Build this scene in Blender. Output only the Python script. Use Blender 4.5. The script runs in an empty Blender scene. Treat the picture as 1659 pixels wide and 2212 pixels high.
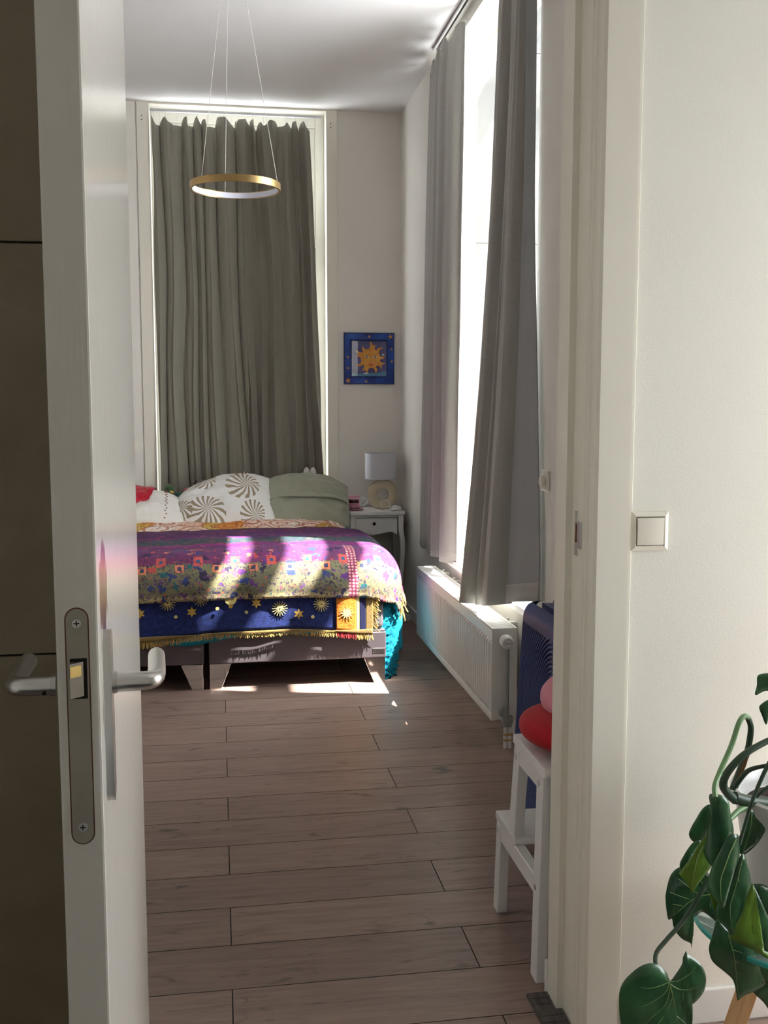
import bpy, bmesh, math, random
from mathutils import Vector, Matrix, noise
random.seed(7)
S = bpy.context.scene
COL = S.collection
PI = math.pi
# ------------------------------------------------------------------ camera
cam_d = bpy.data.cameras.new('camera'); cam = bpy.data.objects.new('camera', cam_d); COL.objects.link(cam)
cam.location = (0, 0, 1.31)
cam.rotation_euler = (PI/2 - 0.1060606, 0, -0.158948)
cam_d.sensor_fit = 'HORIZONTAL'; cam_d.sensor_width = 36; cam_d.lens = 2220/1659*36
cam_d.clip_start = 0.05
S.camera = cam
# ------------------------------------------------------------------ view / world / sun
S.view_settings.view_transform = 'Standard'; S.view_settings.look = 'None'
S.view_settings.gamma = 1; S.view_settings.use_curve_mapping = False
S.view_settings.exposure = 0.0
W = bpy.data.worlds.new('world'); S.world = W; W.use_nodes = True
bg = W.node_tree.nodes['Background']
SKY = 11.5
bg.inputs[0].default_value = (0.93, 0.97, 1.0, 1); bg.inputs[1].default_value = SKY
SUN_DIR = Vector((-1, 0.50, -1.75)).normalized()
sd = bpy.data.lights.new('sun', 'SUN'); sd.energy = 37; sd.angle = math.radians(0.7); sd.color = (1, .965, .90)
sun = bpy.data.objects.new('sun', sd); COL.objects.link(sun)
sun.rotation_euler = SUN_DIR.to_track_quat('-Z', 'Y').to_euler(); sun.location = (4, 2, 6)
# ------------------------------------------------------------------ node helper
class N:
    def __init__(s, name, rough=.5, color=None, metal=0, spec=None, **kw):
        s.m = bpy.data.materials.new(name); s.m.use_nodes = True; s.t = s.m.node_tree
        s.b = s.t.nodes['Principled BSDF']; s.b.inputs['Roughness'].default_value = rough
        s.b.inputs['Metallic'].default_value = metal
        if color: s.b.inputs['Base Color'].default_value = (*color, 1)
        if spec is not None: s.b.inputs['Specular IOR Level'].default_value = spec
        for k, v in kw.items(): s.b.inputs[k.replace('_', ' ')].default_value = v
    def n(s, typ, ins=None, **at):
        d = s.t.nodes.new(typ)
        for k, v in at.items(): setattr(d, k, v)
        for k, v in (ins or {}).items():
            if isinstance(v, bpy.types.NodeSocket): s.t.links.new(v, d.inputs[k])
            else: d.inputs[k].default_value = v
        return d
    def math(s, op, a, b=0.0, c=None, clamp=False):
        d = s.n('ShaderNodeMath', {0: a, 1: b}, operation=op, use_clamp=clamp)
        if c is not None:
            if isinstance(c, bpy.types.NodeSocket): s.t.links.new(c, d.inputs[2])
            else: d.inputs[2].default_value = c
        return d.outputs[0]
    def ramp(s, fac, stops, interp='LINEAR'):
        d = s.n('ShaderNodeValToRGB', {0: fac}); cr = d.color_ramp; cr.interpolation = interp
        while len(cr.elements) > 1: cr.elements.remove(cr.elements[-1])
        cr.elements[0].position = stops[0][0]; cr.elements[0].color = (*stops[0][1], 1)
        for p, c in stops[1:]:
            e = cr.elements.new(p); e.color = (*c, 1)
        return d.outputs[0]
    def mix(s, fac, a, b, mode='MIX'):
        d = s.n('ShaderNodeMix', data_type='RGBA', blend_type=mode)
        for k, v in ((0, fac), (6, a), (7, b)):
            if isinstance(v, bpy.types.NodeSocket): s.t.links.new(v, d.inputs[k])
            elif k == 0: d.inputs[0].default_value = v
            else: d.inputs[k].default_value = (*v, 1)
        return d.outputs[2]
    def coord(s, kind='Object', scale=None, loc=None, rot=None):
        c = s.n('ShaderNodeTexCoord').outputs[kind]
        if scale or loc or rot:
            mp = s.n('ShaderNodeMapping', {'Vector': c})
            if scale: mp.inputs['Scale'].default_value = scale
            if loc: mp.inputs['Location'].default_value = loc
            if rot: mp.inputs['Rotation'].default_value = rot
            c = mp.outputs[0]
        return c
    def noise(s, vec, scale, detail=3, rough=.5, out=0, dist=0):
        return s.n('ShaderNodeTexNoise', {'Vector': vec, 'Scale': scale, 'Detail': detail, 'Roughness': rough, 'Distortion': dist}).outputs[out]
    def color(s, c): s.t.links.new(c, s.b.inputs['Base Color']); return s
    def bump(s, h, strength=.2, dist=.01):
        d = s.n('ShaderNodeBump', {'Height': h, 'Strength': strength, 'Distance': dist})
        s.t.links.new(d.outputs[0], s.b.inputs['Normal']); return s
def sr(r, g, b):   # sRGB 0-255 -> linear
    f = lambda v: (v/255/12.92 if v/255 <= .04045 else ((v/255+.055)/1.055)**2.4)
    return (f(r), f(g), f(b))
def paint(name, col, rough=.5, nz=.04, scale=6, bump=0, bscale=200, **kw):
    k = N(name, rough, **kw); v = k.coord()
    f = k.noise(v, scale, 4)
    a = tuple(c*(1-nz) for c in col); b = tuple(min(1, c*(1+nz)) for c in col)
    k.color(k.ramp(f, [(.3, a), (.7, b)]))
    if bump: k.bump(k.noise(v, bscale, 2), bump, .004)
    return k.m
M = {}
M['wall'] = paint('wall_paint', sr(226, 222, 214), .75, .015, 2, .12, 120)
M['ceil'] = paint('ceiling_paint', sr(224, 222, 220), .8, .01, 2, .15, 90)
M['trim'] = paint('trim_paint', sr(226, 221, 208), .4, .01, 3)
M['frame'] = paint('window_frame_paint', sr(236, 236, 230), .35, .01, 4)
M['white'] = paint('white_lacquer', sr(228, 226, 224), .35, .015, 4)
M['wallbase'] = paint('skirting_paint', sr(228, 226, 222), .4, .02, 4)
M['steel'] = paint('brushed_steel', (.62, .62, .60), .28, .05, 30, metal=1)
M['alu'] = paint('satin_aluminium', (.70, .70, .68), .30, .03, 30, metal=1)
M['dark'] = paint('dark_gap', (.008, .007, .006), .9, .1)
M['plate'] = paint('lock_plate_metal', sr(166, 160, 146), .42, .05, 25, metal=.35)
M['brass'] = paint('worn_brass', (.62, .44, .16), .3, .15, 60, metal=1)
M['chrome'] = paint('chrome', (.75, .75, .75), .08, .02, 10, metal=1)
M['gold'] = paint('brushed_gold', sr(188, 158, 106), .36, .04, 20, metal=.85)
M['led'] = paint('milky_diffuser', sr(226, 226, 240), .4, .01, 5)
M['cable'] = paint('white_cable', sr(225, 222, 212), .5, .02)
M['rail'] = paint('curtain_rail_aluminium', (.55, .55, .56), .35, .04, 30, metal=.7)
M['radw'] = paint('radiator_enamel', sr(232, 231, 227), .3, .01, 6)
M['pipe'] = paint('grey_pipe_enamel', sr(150, 152, 148), .4, .05, 20)
M['navy'] = paint('navy_shell', sr(36, 54, 108), .42, .06, 8, .1, 400)
M['navyd'] = paint('navy_shell_dark', sr(18, 24, 50), .45, .06, 8)
M['pink'] = paint('pink_velvet', sr(214, 134, 150), .85, .06, 12, .2, 500, Sheen_Weight=.15)
M['red'] = paint('red_velvet', sr(176, 6, 24), .85, .08, 10, .2, 500, Sheen_Weight=.08)
M['plastic'] = paint('cream_plastic', sr(232, 226, 212), .3, .01)
M['plasticw'] = paint('white_plastic', sr(225, 225, 222), .35, .01)
M['terry'] = paint('turquoise_terry', sr(0, 128, 150), .95, .25, 220, .5, 420)
M['sheet'] = paint('teal_sheet', sr(0, 92, 104), .9, .15, 60, .2, 300)
M['base'] = paint('taupe_faux_leather', sr(92, 84, 88), .48, .05, 12, .12, 500)
M['mattress'] = paint('grey_mattress_ticking', sr(96, 90, 92), .85, .08, 60)
M['teal'] = paint('turquoise_paint', sr(50, 104, 110), .6, .03)
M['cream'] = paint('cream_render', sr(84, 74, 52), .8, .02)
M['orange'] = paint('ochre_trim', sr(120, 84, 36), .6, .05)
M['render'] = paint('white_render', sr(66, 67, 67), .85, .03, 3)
M['beam'] = paint('white_beam_paint', sr(220, 218, 210), .6, .03)
M['latch'] = paint('dull_latch_steel', sr(120, 112, 100), .38, .08, 60, metal=.6)
M['plankedge'] = paint('plank_bevel_dark', sr(52, 42, 38), .7, .1)
M['blackm'] = paint('black_metal', (.02, .02, .02), .4, .1)
M['tileg'] = paint('tile_grout', sr(60, 55, 47), .9, .1)
# glass
g = N('window_glass', 0.0, (1, 1, 1)); g.b.inputs['Transmission Weight'].default_value = 1; g.b.inputs['IOR'].default_value = 1.01
gl = g.n('ShaderNodeBsdfGlossy', {'Color': (1, 1, 1, 1), 'Roughness': .0}); tr = g.n('ShaderNodeBsdfTransparent')
lw = g.n('ShaderNodeLayerWeight', {'Blend': .5}); fz = g.math('MULTIPLY_ADD', g.math('POWER', lw.outputs['Facing'], 5.0), .25, .03); mx = g.n('ShaderNodeMixShader', {0: fz, 1: tr.outputs[0], 2: gl.outputs[0]})
g.t.links.new(mx.outputs[0], g.t.nodes['Material Output'].inputs[0]); M['glass'] = g.m
g = N('green_glass', .05, (.75, .93, .9)); g.b.inputs['Transmission Weight'].default_value = .85; g.b.inputs['IOR'].default_value = 1.2; M['tableglass'] = g.m
M['glassedge'] = paint('teal_glass_edge', sr(60, 165, 155), .15, .05)
# laminate planks
k = N('laminate_oak', .42)
oi = k.n('ShaderNodeObjectInfo'); off = k.math('MULTIPLY', oi.outputs['Random'], 37.0)
base = k.coord()
vec = k.n('ShaderNodeVectorMath', {0: base, 1: k.n('ShaderNodeCombineXYZ', {0: off, 1: off, 2: off}).outputs[0]}).outputs[0]
mp = k.n('ShaderNodeMapping', {'Vector': vec, 'Scale': (1.6, 16, 1)}).outputs[0]
grain = k.noise(mp, 3.0, 8, .62, dist=.8)
fine = k.noise(k.n('ShaderNodeMapping', {'Vector': vec, 'Scale': (4, 130, 1)}).outputs[0], 3, 4, .6)
knot = k.noise(k.n('ShaderNodeMapping', {'Vector': vec, 'Scale': (2.2, 8, 1)}).outputs[0], 2.2, 3, .5, dist=1.5)
c1 = k.ramp(grain, [(.25, sr(116, 94, 85)), (.48, sr(142, 118, 107)), (.75, sr(158, 133, 120))])
c2 = k.mix(k.ramp(knot, [(.62, (0, 0, 0)), (.74, (1, 1, 1))]), c1, sr(92, 77, 72))
c3 = k.mix(k.math('MULTIPLY', k.math('SUBTRACT', fine, .5, clamp=True), .9), c2, sr(98, 83, 76))
hs = k.n('ShaderNodeHueSaturation', {'Color': c3, 'Value': k.math('MULTIPLY_ADD', oi.outputs['Random'], .22, .90), 'Saturation': .95})
k.color(hs.outputs[0]).bump(fine, .12, .002); M['plank'] = k.m
# door paint with scuffs by the lock
k = N('door_gloss_paint', .2); v = k.coord()
streak = k.noise(k.n('ShaderNodeMapping', {'Vector': v, 'Scale': (14, 14, .35)}).outputs[0], 4, 3)
wear = k.noise(k.n('ShaderNodeMapping', {'Vector': v, 'Scale': (60, 60, 9)}).outputs[0], 1.4, 4, .6)
sx = k.n('ShaderNodeSeparateXYZ', {0: v})
def band(x, c, w): return k.math('SUBTRACT', 1.0, k.math('DIVIDE', k.math('ABSOLUTE', k.math('SUBTRACT', x, c)), w), clamp=True)
reg = k.math('MULTIPLY', k.math('MULTIPLY', band(sx.outputs[0], .805, .075), band(sx.outputs[2], 1.105, .085)), band(sx.outputs[1], 0.0, .006))
reg2 = k.math('MULTIPLY', k.math('MULTIPLY', band(sx.outputs[0], .850, .014), band(sx.outputs[2], .97, .14)), band(sx.outputs[1], 0.0, .006))
mask = k.ramp(k.math('ADD', k.math('ADD', k.math('MULTIPLY', reg, 1.1), k.math('MULTIPLY', reg2, .5)), k.math('MULTIPLY', wear, .6)), [(.62, (0, 0, 0)), (.68, (1, 1, 1))])
woodc = k.ramp(wear, [(.35, sr(70, 50, 42)), (.5, sr(146, 112, 96)), (.65, sr(60, 52, 50))])
k.color(k.mix(mask, sr(225, 222, 214), woodc)).bump(streak, .10, .01); M['door'] = k.m
# hall wallpaper (fine woven glass-fibre pattern)
k = N('woven_wallpaper', .7); v = k.coord(rot=(0, math.radians(32), 0))
vo = k.n('ShaderNodeTexVoronoi', {'Vector': k.n('ShaderNodeMapping', {'Vector': v, 'Scale': (230, 230, 290)}).outputs[0], 'Scale': 1}, distance='CHEBYCHEV')
k.color(k.ramp(k.noise(k.coord(), 2), [(.3, sr(228, 224, 212)), (.7, sr(232, 229, 219))])).bump(vo.outputs[0], .22, .001); M['paper'] = k.m
# tiles
k = N('brown_stone_tile', .35); v = k.coord(); a = k.noise(v, 3, 6, .6, dist=1)
k.color(k.ramp(a, [(.3, sr(142, 129, 104)), (.7, sr(160, 147, 122))])).bump(k.noise(v, 60, 3), .05, .002); M['tile'] = k.m
# curtain cloth
def cloth(name, col, nz=.12, scale=300, rough=.9, sheen=.3, bump=.25, transl=0):
    k = N(name, rough, Sheen_Weight=sheen); uv = k.coord('UV')
    w = k.noise(k.n('ShaderNodeMapping', {'Vector': uv, 'Scale': (1, .35, 1)}).outputs[0], scale, 3, .7)
    k.color(k.ramp(w, [(.3, tuple(c*(1-nz) for c in col)), (.7, tuple(c*(1+nz) for c in col))])).bump(w, bump, .002)
    return k.m
M['curtain_far'] = cloth('charcoal_taupe_curtain', sr(130, 126, 113), .08, 200, .75, .2, .1)
M['curtain'] = cloth('grey_linen_curtain', sr(160, 158, 151), .22, 420)
M['lining'] = cloth('grey_curtain_lining', sr(150, 152, 152), .03, 80, .8, .1, .05)
M['sage'] = cloth('sage_linen', sr(150, 152, 134), .10, 260)
M['whitecloth'] = cloth('white_cotton', sr(226, 222, 214), .03, 120)
# --------------------------------------------------------------- patterned textiles (all woven or printed patterns)
k = N('striped_floral_throw', .9); uv = k.coord('UV'); sp = k.n('ShaderNodeSeparateXYZ', {0: uv})
wob = k.math('MULTIPLY', k.math('SUBTRACT', k.noise(k.n('ShaderNodeMapping', {'Vector': uv, 'Scale': (5, 40, 1)}).outputs[0], 1, 3), .5), .09)
vv = k.math('ADD', sp.outputs[1], wob)
P_ = sr(104, 22, 104); TE = sr(44, 76, 72); MA = sr(146, 20, 112); OL = sr(62, 60, 38); CO = sr(128, 72, 74); GR = sr(126, 122, 86)
ground = k.ramp(k.math('DIVIDE', vv, 1.45), [(0, OL), (.03, sr(96, 48, 60)), (.07, P_), (.2, sr(74, 18, 80)), (.31, P_), (.36, TE), (.46, sr(50, 70, 74)), (.495, MA), (.55, sr(88, 30, 96))])
lim = k.math('GREATER_THAN', sp.outputs[1], .80)
flat2 = k.ramp(k.math('DIVIDE', sp.outputs[1], 1.45), [(0, CO), (.64, sr(112, 48, 100)), (.6895, sr(132, 48, 92)), (.69, GR), (.80, sr(130, 124, 86)), (.808, sr(186, 168, 120))], 'LINEAR')
gcol = k.mix(lim, ground, flat2)
def floral(uvs, scale, lo, hi, stops, rnd=1.0, dist='EUCLIDEAN'):
    dv = k.n('ShaderNodeVectorMath', {0: uvs, 1: k.n('ShaderNodeVectorMath', {0: k.noise(uvs, scale*2.4, 3, out=1), 'Scale': 1.15/scale}, operation='SCALE').outputs[0]}).outputs[0]
    vo = k.n('ShaderNodeTexVoronoi', {'Vector': dv, 'Scale': scale, 'Randomness': rnd}, distance=dist)
    m = k.math('MULTIPLY', k.math('GREATER_THAN', vo.outputs[0], lo), k.math('LESS_THAN', vo.outputs[0], hi))
    pick = k.n('ShaderNodeSeparateColor', {0: vo.outputs[1]}).outputs[0]
    return m, k.ramp(pick, stops, 'CONSTANT'), pick
DK = sr(44, 34, 66); BL = sr(44, 60, 120); RD = sr(196, 78, 72); TL = sr(30, 96, 100); PU = sr(96, 50, 120)
m1, col1, pk = floral(uv, 19, .0, .36, [(0, DK), (.25, PU), (.45, BL), (.62, RD), (.8, TL), (.9, sr(196, 120, 100))])
m1 = k.math('MULTIPLY', m1, k.math('GREATER_THAN', k.noise(uv, 7, 2), .40))
m2, col2, _ = floral(uv, 62, .12, .36, [(0, DK), (.4, sr(90, 60, 70)), (.6, PU), (.75, sr(70, 86, 76)), (.9, RD)])
m2 = k.math('MULTIPLY', m2, k.math('LESS_THAN', k.noise(uv, 9, 2), .60))
specks = k.math('GREATER_THAN', k.math('ADD', k.noise(uv, 330, 2), k.math('MULTIPLY', k.noise(uv, 8, 2), .35)), .69)
c = k.mix(k.math('MULTIPLY', specks, .55), gcol, DK)
c = k.mix(k.math('MULTIPLY', m2, .85), c, col2); 
m1 = k.math('MULTIPLY', m1, k.math('MULTIPLY_ADD', lim, .68, .28)); c = k.mix(m1, c, col1)
# the row of red squares with flowers along the colour change
ux = k.math('PINGPONG', k.math('ADD', sp.outputs[0], 5), .083)
row = k.math('MULTIPLY', band(sp.outputs[1], .985, .035), 1.0)
sq = k.math('MULTIPLY', k.math('GREATER_THAN', ux, .062), k.math('GREATER_THAN', row, .12))
c = k.mix(k.math('MULTIPLY', sq, .9), c, sr(206, 84, 74))
fl = k.math('MULTIPLY', k.math('GREATER_THAN', ux, .075), k.math('GREATER_THAN', row, .72)); c = k.mix(fl, c, sr(40, 84, 120))
row2 = band(sp.outputs[1], 1.028, .024); c = k.mix(k.math('MULTIPLY', k.math('LESS_THAN', ux, .020), k.math('GREATER_THAN', row2, .1)), c, sr(216, 128, 92)); c = k.mix(k.math('MULTIPLY', k.math('LESS_THAN', ux, .009), k.math('GREATER_THAN', row2, .55)), c, sr(50, 60, 84))
m3, col3, _ = floral(uv, 36, .22, .34, [(0, DK), (.5, sr(60, 84, 80)), (.75, PU)]); m3 = k.math('MULTIPLY', k.math('MULTIPLY', m3, lim), k.math('GREATER_THAN', k.noise(uv, 6, 2), .42)); c = k.mix(k.math('MULTIPLY', m3, .8), c, col3)
# patterned end border
bd = k.math('MULTIPLY', k.math('LESS_THAN', k.math('ABSOLUTE', k.math('SUBTRACT', sp.outputs[0], .60)), .022), lim)
bdp = k.math('GREATER_THAN', k.n('ShaderNodeTexVoronoi', {'Vector': uv, 'Scale': 60, 'Randomness': .2}).outputs[0], .36)
c = k.mix(bd, c, k.mix(bdp, sr(206, 150, 150), sr(130, 50, 80)))
k.color(c).bump(k.noise(uv, 500, 2), .35, .002); M['throw'] = k.m
# duvet
k = N('orange_paisley_duvet', .9); uv = k.coord('UV')
big = k.n('ShaderNodeTexVoronoi', {'Vector': uv, 'Scale': 6.5}); bp = k.n('ShaderNodeSeparateColor', {0: big.outputs[1]}).outputs[0]
c = k.ramp(bp, [(0, sr(232, 206, 190)), (.35, sr(214, 140, 60)), (.55, sr(236, 222, 212)), (.72, sr(200, 170, 80)), (.88, sr(226, 190, 170))], 'CONSTANT')
ring = k.math('GREATER_THAN', k.math('SINE', k.math('MULTIPLY', big.outputs[0], 30)), .55)
c = k.mix(k.math('MULTIPLY', ring, .75), c, sr(170, 86, 44))
m1, col1, pk = floral(uv, 42, .0, .3, [(0, sr(168, 70, 40)), (.35, sr(110, 54, 40)), (.6, sr(220, 130, 50)), (.8, sr(236, 214, 200))]); c = k.mix(k.math('MULTIPLY', m1, .9), c, col1)
m2, col2, pk = floral(uv, 90, .1, .3, [(0, sr(150, 70, 44)), (.5, sr(198, 120, 90)), (.8, sr(120, 60, 44))]); c = k.mix(k.math('MULTIPLY', m2, .55), c, col2)
k.color(c).bump(k.noise(uv, 300), .1, .001); M['duvet'] = k.m
k = N('navy_blanket_weave', .92); uv = k.coord('UV'); nz = k.noise(uv, 45, 5, .7)
k.color(k.ramp(nz, [(.35, sr(16, 26, 76)), (.65, sr(34, 54, 120))])).bump(k.noise(uv, 380, 2), .5, .003); M['blanket'] = k.m
M['goldyarn'] = paint('gold_yarn', sr(204, 166, 78), .9, .2, 160, .3, 400)
M['palegold'] = paint('pale_gold_yarn', sr(216, 200, 130), .9, .15, 160, .3, 400)
k = N('orange_gold_weave', .92); uv = k.coord('UV'); nz = k.noise(k.n('ShaderNodeMapping', {'Vector': uv, 'Scale': (1, 3, 1)}).outputs[0], 40, 4, .7)
k.color(k.ramp(nz, [(.35, sr(186, 84, 22)), (.65, sr(232, 150, 50))])).bump(nz, .4, .003); M['orangeweave'] = k.m
M['olive'] = paint('olive_gold_border', sr(132, 108, 62), .9, .2, 150, .3, 400)
M['redyarn'] = paint('red_yarn', sr(190, 50, 54), .9, .2, 160)
M['navyband'] = paint('dark_navy_band', sr(18, 22, 62), .92, .1, 150)
M['fringe'] = paint('gold_fringe_yarn', sr(190, 156, 84), .9, .35, 120)
M['fringe2'] = paint('magenta_fringe_yarn', sr(150, 60, 100), .9, .4, 60)
# fern-printed pillowcase: curled fan motifs in taupe on white
k = N('fern_print_pillowcase', .85); uv = k.coord('UV'); sp = k.n('ShaderNodeSeparateXYZ', {0: uv}); c = None; tot = None
wn = k.math('MULTIPLY', k.math('SUBTRACT', k.noise(uv, 16, 2), .5), 2.2)
for (cx, cy, R, nf, ph) in ((.34, .26, .27, 15, .4), (.76, .66, .24, 15, 1.2), (.06, .36, .17, 16, 0), (.82, .10, .17, 17, 2), (.36, .86, .16, 13, 1)):
    dx = k.math('SUBTRACT', sp.outputs[0], cx); dy = k.math('MULTIPLY', k.math('SUBTRACT', sp.outputs[1], cy), .62)
    r = k.math('SQRT', k.math('ADD', k.math('MULTIPLY', dx, dx), k.math('MULTIPLY', dy, dy)))
    an = k.math('ARCTAN2', dy, dx)
    wv = k.math('SINE', k.math('ADD', k.math('ADD', k.math('MULTIPLY', an, float(nf)), k.math('MULTIPLY', r, 34.0)), k.math('ADD', wn, ph)))
    msk = k.math('MULTIPLY', k.math('GREATER_THAN', wv, .1), k.math('LESS_THAN', k.math('ADD', r, k.math('MULTIPLY', k.math('SINE', k.math('ADD', an, ph)), R*.22)), R*.72))
    tot = msk if tot is None else k.math('MAXIMUM', tot, msk)
k.color(k.mix(tot, sr(222, 220, 216), sr(150, 134, 112))); M['fern'] = k.m
# leaves
k = N('monstera_leaf', .28, Coat_Weight=.25); v = k.coord(); k.color(k.ramp(k.noise(v, 18, 4), [(.3, sr(30, 68, 44)), (.7, sr(56, 104, 64))])).bump(k.noise(v, 90, 2), .08, .002); M['leaf'] = k.m
k = N('young_leaf', .4); v = k.coord(); k.color(k.ramp(k.noise(v, 18, 4), [(.3, sr(66, 100, 24)), (.7, sr(98, 134, 36))])); k.b.inputs['Transmission Weight'].default_value = .0; M['leafy'] = k.m
M['vein'] = paint('leaf_vein', sr(122, 152, 92), .5, .1)
M['stem'] = paint('green_stem', sr(52, 74, 56), .45, .15, 40)
M['stemlight'] = paint('pale_green_stem', sr(120, 158, 108), .4, .15, 30)
M['stembrown'] = paint('woody_stem', sr(120, 84, 48), .7, .35, 60)
M['pot'] = paint('grey_white_ceramic', sr(206, 206, 204), .3, .02)
M['soil'] = paint('potting_soil', sr(52, 36, 30), .95, .4, 120, .6, 150)
k = N('light_beech', .45); v = k.coord(scale=(18, 18, 2)); k.color(k.ramp(k.noise(v, 2, 4), [(.3, sr(206, 158, 108)), (.7, sr(226, 184, 134))])); M['beech'] = k.m
k = N('weathered_grey_wood', .7); v = k.coord(scale=(120, 8, 120)); nz = k.noise(v, 1, 5, .7); k.color(k.ramp(nz, [(.3, sr(40, 36, 34)), (.7, sr(104, 98, 94))])).bump(nz, .6, .003); M['strip'] = k.m
k = N('hammered_champagne', .3, metal=.75); v = k.coord(); w = k.n('ShaderNodeTexWave', {'Vector': v, 'Scale': 60, 'Distortion': 6, 'Detail': 3}, wave_type='BANDS', bands_direction='Z')
k.color(k.ramp(w.outputs[1], [(.2, sr(180, 164, 138)), (.8, sr(226, 214, 190))])).bump(w.outputs[1], .25, .002); M['champagne'] = k.m
M['shade'] = cloth('grey_lamp_shade_cloth', sr(196, 196, 202), .03, 300, .85, .1, .1)
M['pinkpl'] = paint('pink_plastic', sr(200, 132, 156), .35, .03)
M['display'] = paint('dark_red_display', sr(52, 8, 14), .15, .05)
k = N('cobalt_painted_frame', .32); v = k.coord(); k.color(k.ramp(k.noise(v, 9, 3), [(.35, sr(14, 36, 112)), (.65, sr(34, 84, 172))])); M['cobalt'] = k.m
M['cobaltd'] = paint('deep_blue_edge', sr(10, 16, 70), .4, .1)
k = N('dusky_sky_paint', .6); v = k.coord(); s_ = k.n('ShaderNodeSeparateXYZ', {0: v}); k.color(k.mix(k.ramp(k.noise(v, 12, 3), [(.4, (0, 0, 0)), (.7, (1, 1, 1))]), sr(74, 74, 128), sr(92, 88, 136))); M['dusk'] = k.m
M['seapaint'] = paint('sea_paint', sr(74, 134, 170), .6, .15, 30)
k = N('sun_gold_paint', .6); v = k.coord(); k.color(k.ramp(k.noise(v, 24, 4), [(.35, sr(206, 134, 34)), (.65, sr(226, 164, 62))])); M['sunpaint'] = k.m
M['starpaint'] = paint('star_ochre', sr(208, 142, 60), .6, .1)
M['ink'] = paint('dark_ink', sr(40, 34, 40), .6, .05)
M['lip'] = paint('red_paint', sr(176, 50, 40), .6, .05)
M['paleblue'] = paint('pale_paint', sr(220, 226, 226), .6, .05)
def plush(name, col): return paint(name, col, .95, .12, 60, .5, 300, Sheen_Weight=.5)
M['pl_green'] = plush('green_plush', sr(52, 84, 44)); M['pl_teal'] = plush('teal_green_plush', sr(44, 92, 80)); M['pl_yellow'] = plush('yellow_felt', sr(226, 180, 70)); M['pl_brown'] = plush('dark_brown_plush', sr(54, 36, 28))
M['pl_orange'] = plush('orange_plush', sr(206, 120, 36)); M['pl_cream'] = plush('cream_plush', sr(214, 204, 190)); M['pl_white'] = plush('white_plush', sr(216, 212, 204)); M['pl_rose'] = plush('rose_felt', sr(176, 70, 86)); M['pl_skin'] = plush('skin_felt', sr(222, 180, 150)); M['pl_red'] = plush('dark_red_yarn', sr(120, 24, 36)); M['satinred'] = paint('red_satin', sr(186, 16, 44), .4, .15, 12)
M['floor_base'] = paint('plank_joint_dark', sr(26, 20, 18), .9, .1)
# ------------------------------------------------------------------ mesh helpers
ORG = {}; KEEP = set()
def link_mesh(name, bm, mat, parent=None, smooth=False, origin=None):
    me = bpy.data.meshes.new(name)
    po = ORG.get(parent, Vector((0, 0, 0))) if parent else None
    if origin is None:
        if parent: origin = po
        else:
            xs = [v.co for v in bm.verts]; lo = [min(c[i] for c in xs) for i in range(3)]; hi = [max(c[i] for c in xs) for i in range(3)]
            origin = Vector(((lo[0]+hi[0])/2, (lo[1]+hi[1])/2, lo[2]))
    origin = Vector(origin)
    bm.transform(Matrix.Translation(-origin))
    if id(bm) in KEEP: KEEP.discard(id(bm))
    else: bmesh.ops.recalc_face_normals(bm, faces=bm.faces[:])
    bm.to_mesh(me); bm.free(); me.materials.append(mat)
    if smooth:
        for p in me.polygons: p.use_smooth = True
        if smooth != 'all': me.set_sharp_from_angle(angle=math.radians(40))
    o = bpy.data.objects.new(name, me); COL.objects.link(o); ORG[o] = origin
    if parent: o.parent = parent; o.location = origin - po
    else: o.location = origin
    return o
def tag(o, label=None, cat=None, group=None, kind=None):
    if label: o['label'] = label
    if cat: o['category'] = cat
    if group: o['group'] = group
    if kind: o['kind'] = kind
    return o
def thing(name, label, cat, loc, group=None):
    o = bpy.data.objects.new(name, None); COL.objects.link(o); o.location = loc; o.empty_display_size = .05; ORG[o] = Vector(loc)
    return tag(o, label, cat, group)
def struct(name, bm, mat, smooth=False): return tag(link_mesh(name, bm, mat, None, smooth), kind='structure')
def BM(): return bmesh.new()
def box(bm, x0, x1, y0, y1, z0, z1, bev=0, seg=2, mtx=None):
    t = bmesh.new(); bmesh.ops.create_cube(t, size=1)
    t.transform(Matrix.Translation(((x0+x1)/2, (y0+y1)/2, (z0+z1)/2)) @ Matrix.Diagonal((abs(x1-x0), abs(y1-y0), abs(z1-z0), 1)))
    if bev: bmesh.ops.bevel(t, geom=t.edges[:], offset=bev, segments=seg, affect='EDGES', profile=.6)
    if mtx: t.transform(mtx)
    return merge(bm, t)
def merge(bm, t):
    me = bpy.data.meshes.new('tmp'); t.to_mesh(me); t.free(); bm.from_mesh(me); bpy.data.meshes.remove(me); return bm
def cyl(bm, p0, p1, r0, r1=None, seg=16, cap=True):
    p0 = Vector(p0); p1 = Vector(p1); d = p1-p0; t = bmesh.new()
    bmesh.ops.create_cone(t, cap_ends=cap, segments=seg, radius1=r0, radius2=r0 if r1 is None else r1, depth=d.length)
    t.transform(Matrix.Translation((p0+p1)/2) @ d.to_track_quat('Z', 'Y').to_matrix().to_4x4()); return merge(bm, t)
def sphere(bm, c, r, sc=(1, 1, 1), u=16, v=10, rot=None):
    t = bmesh.new(); bmesh.ops.create_uvsphere(t, u_segments=u, v_segments=v, radius=r)
    m = Matrix.Translation(c); 
    if rot: m = m @ rot
    t.transform(m @ Matrix.Diagonal((*sc, 1))); return merge(bm, t)
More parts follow.
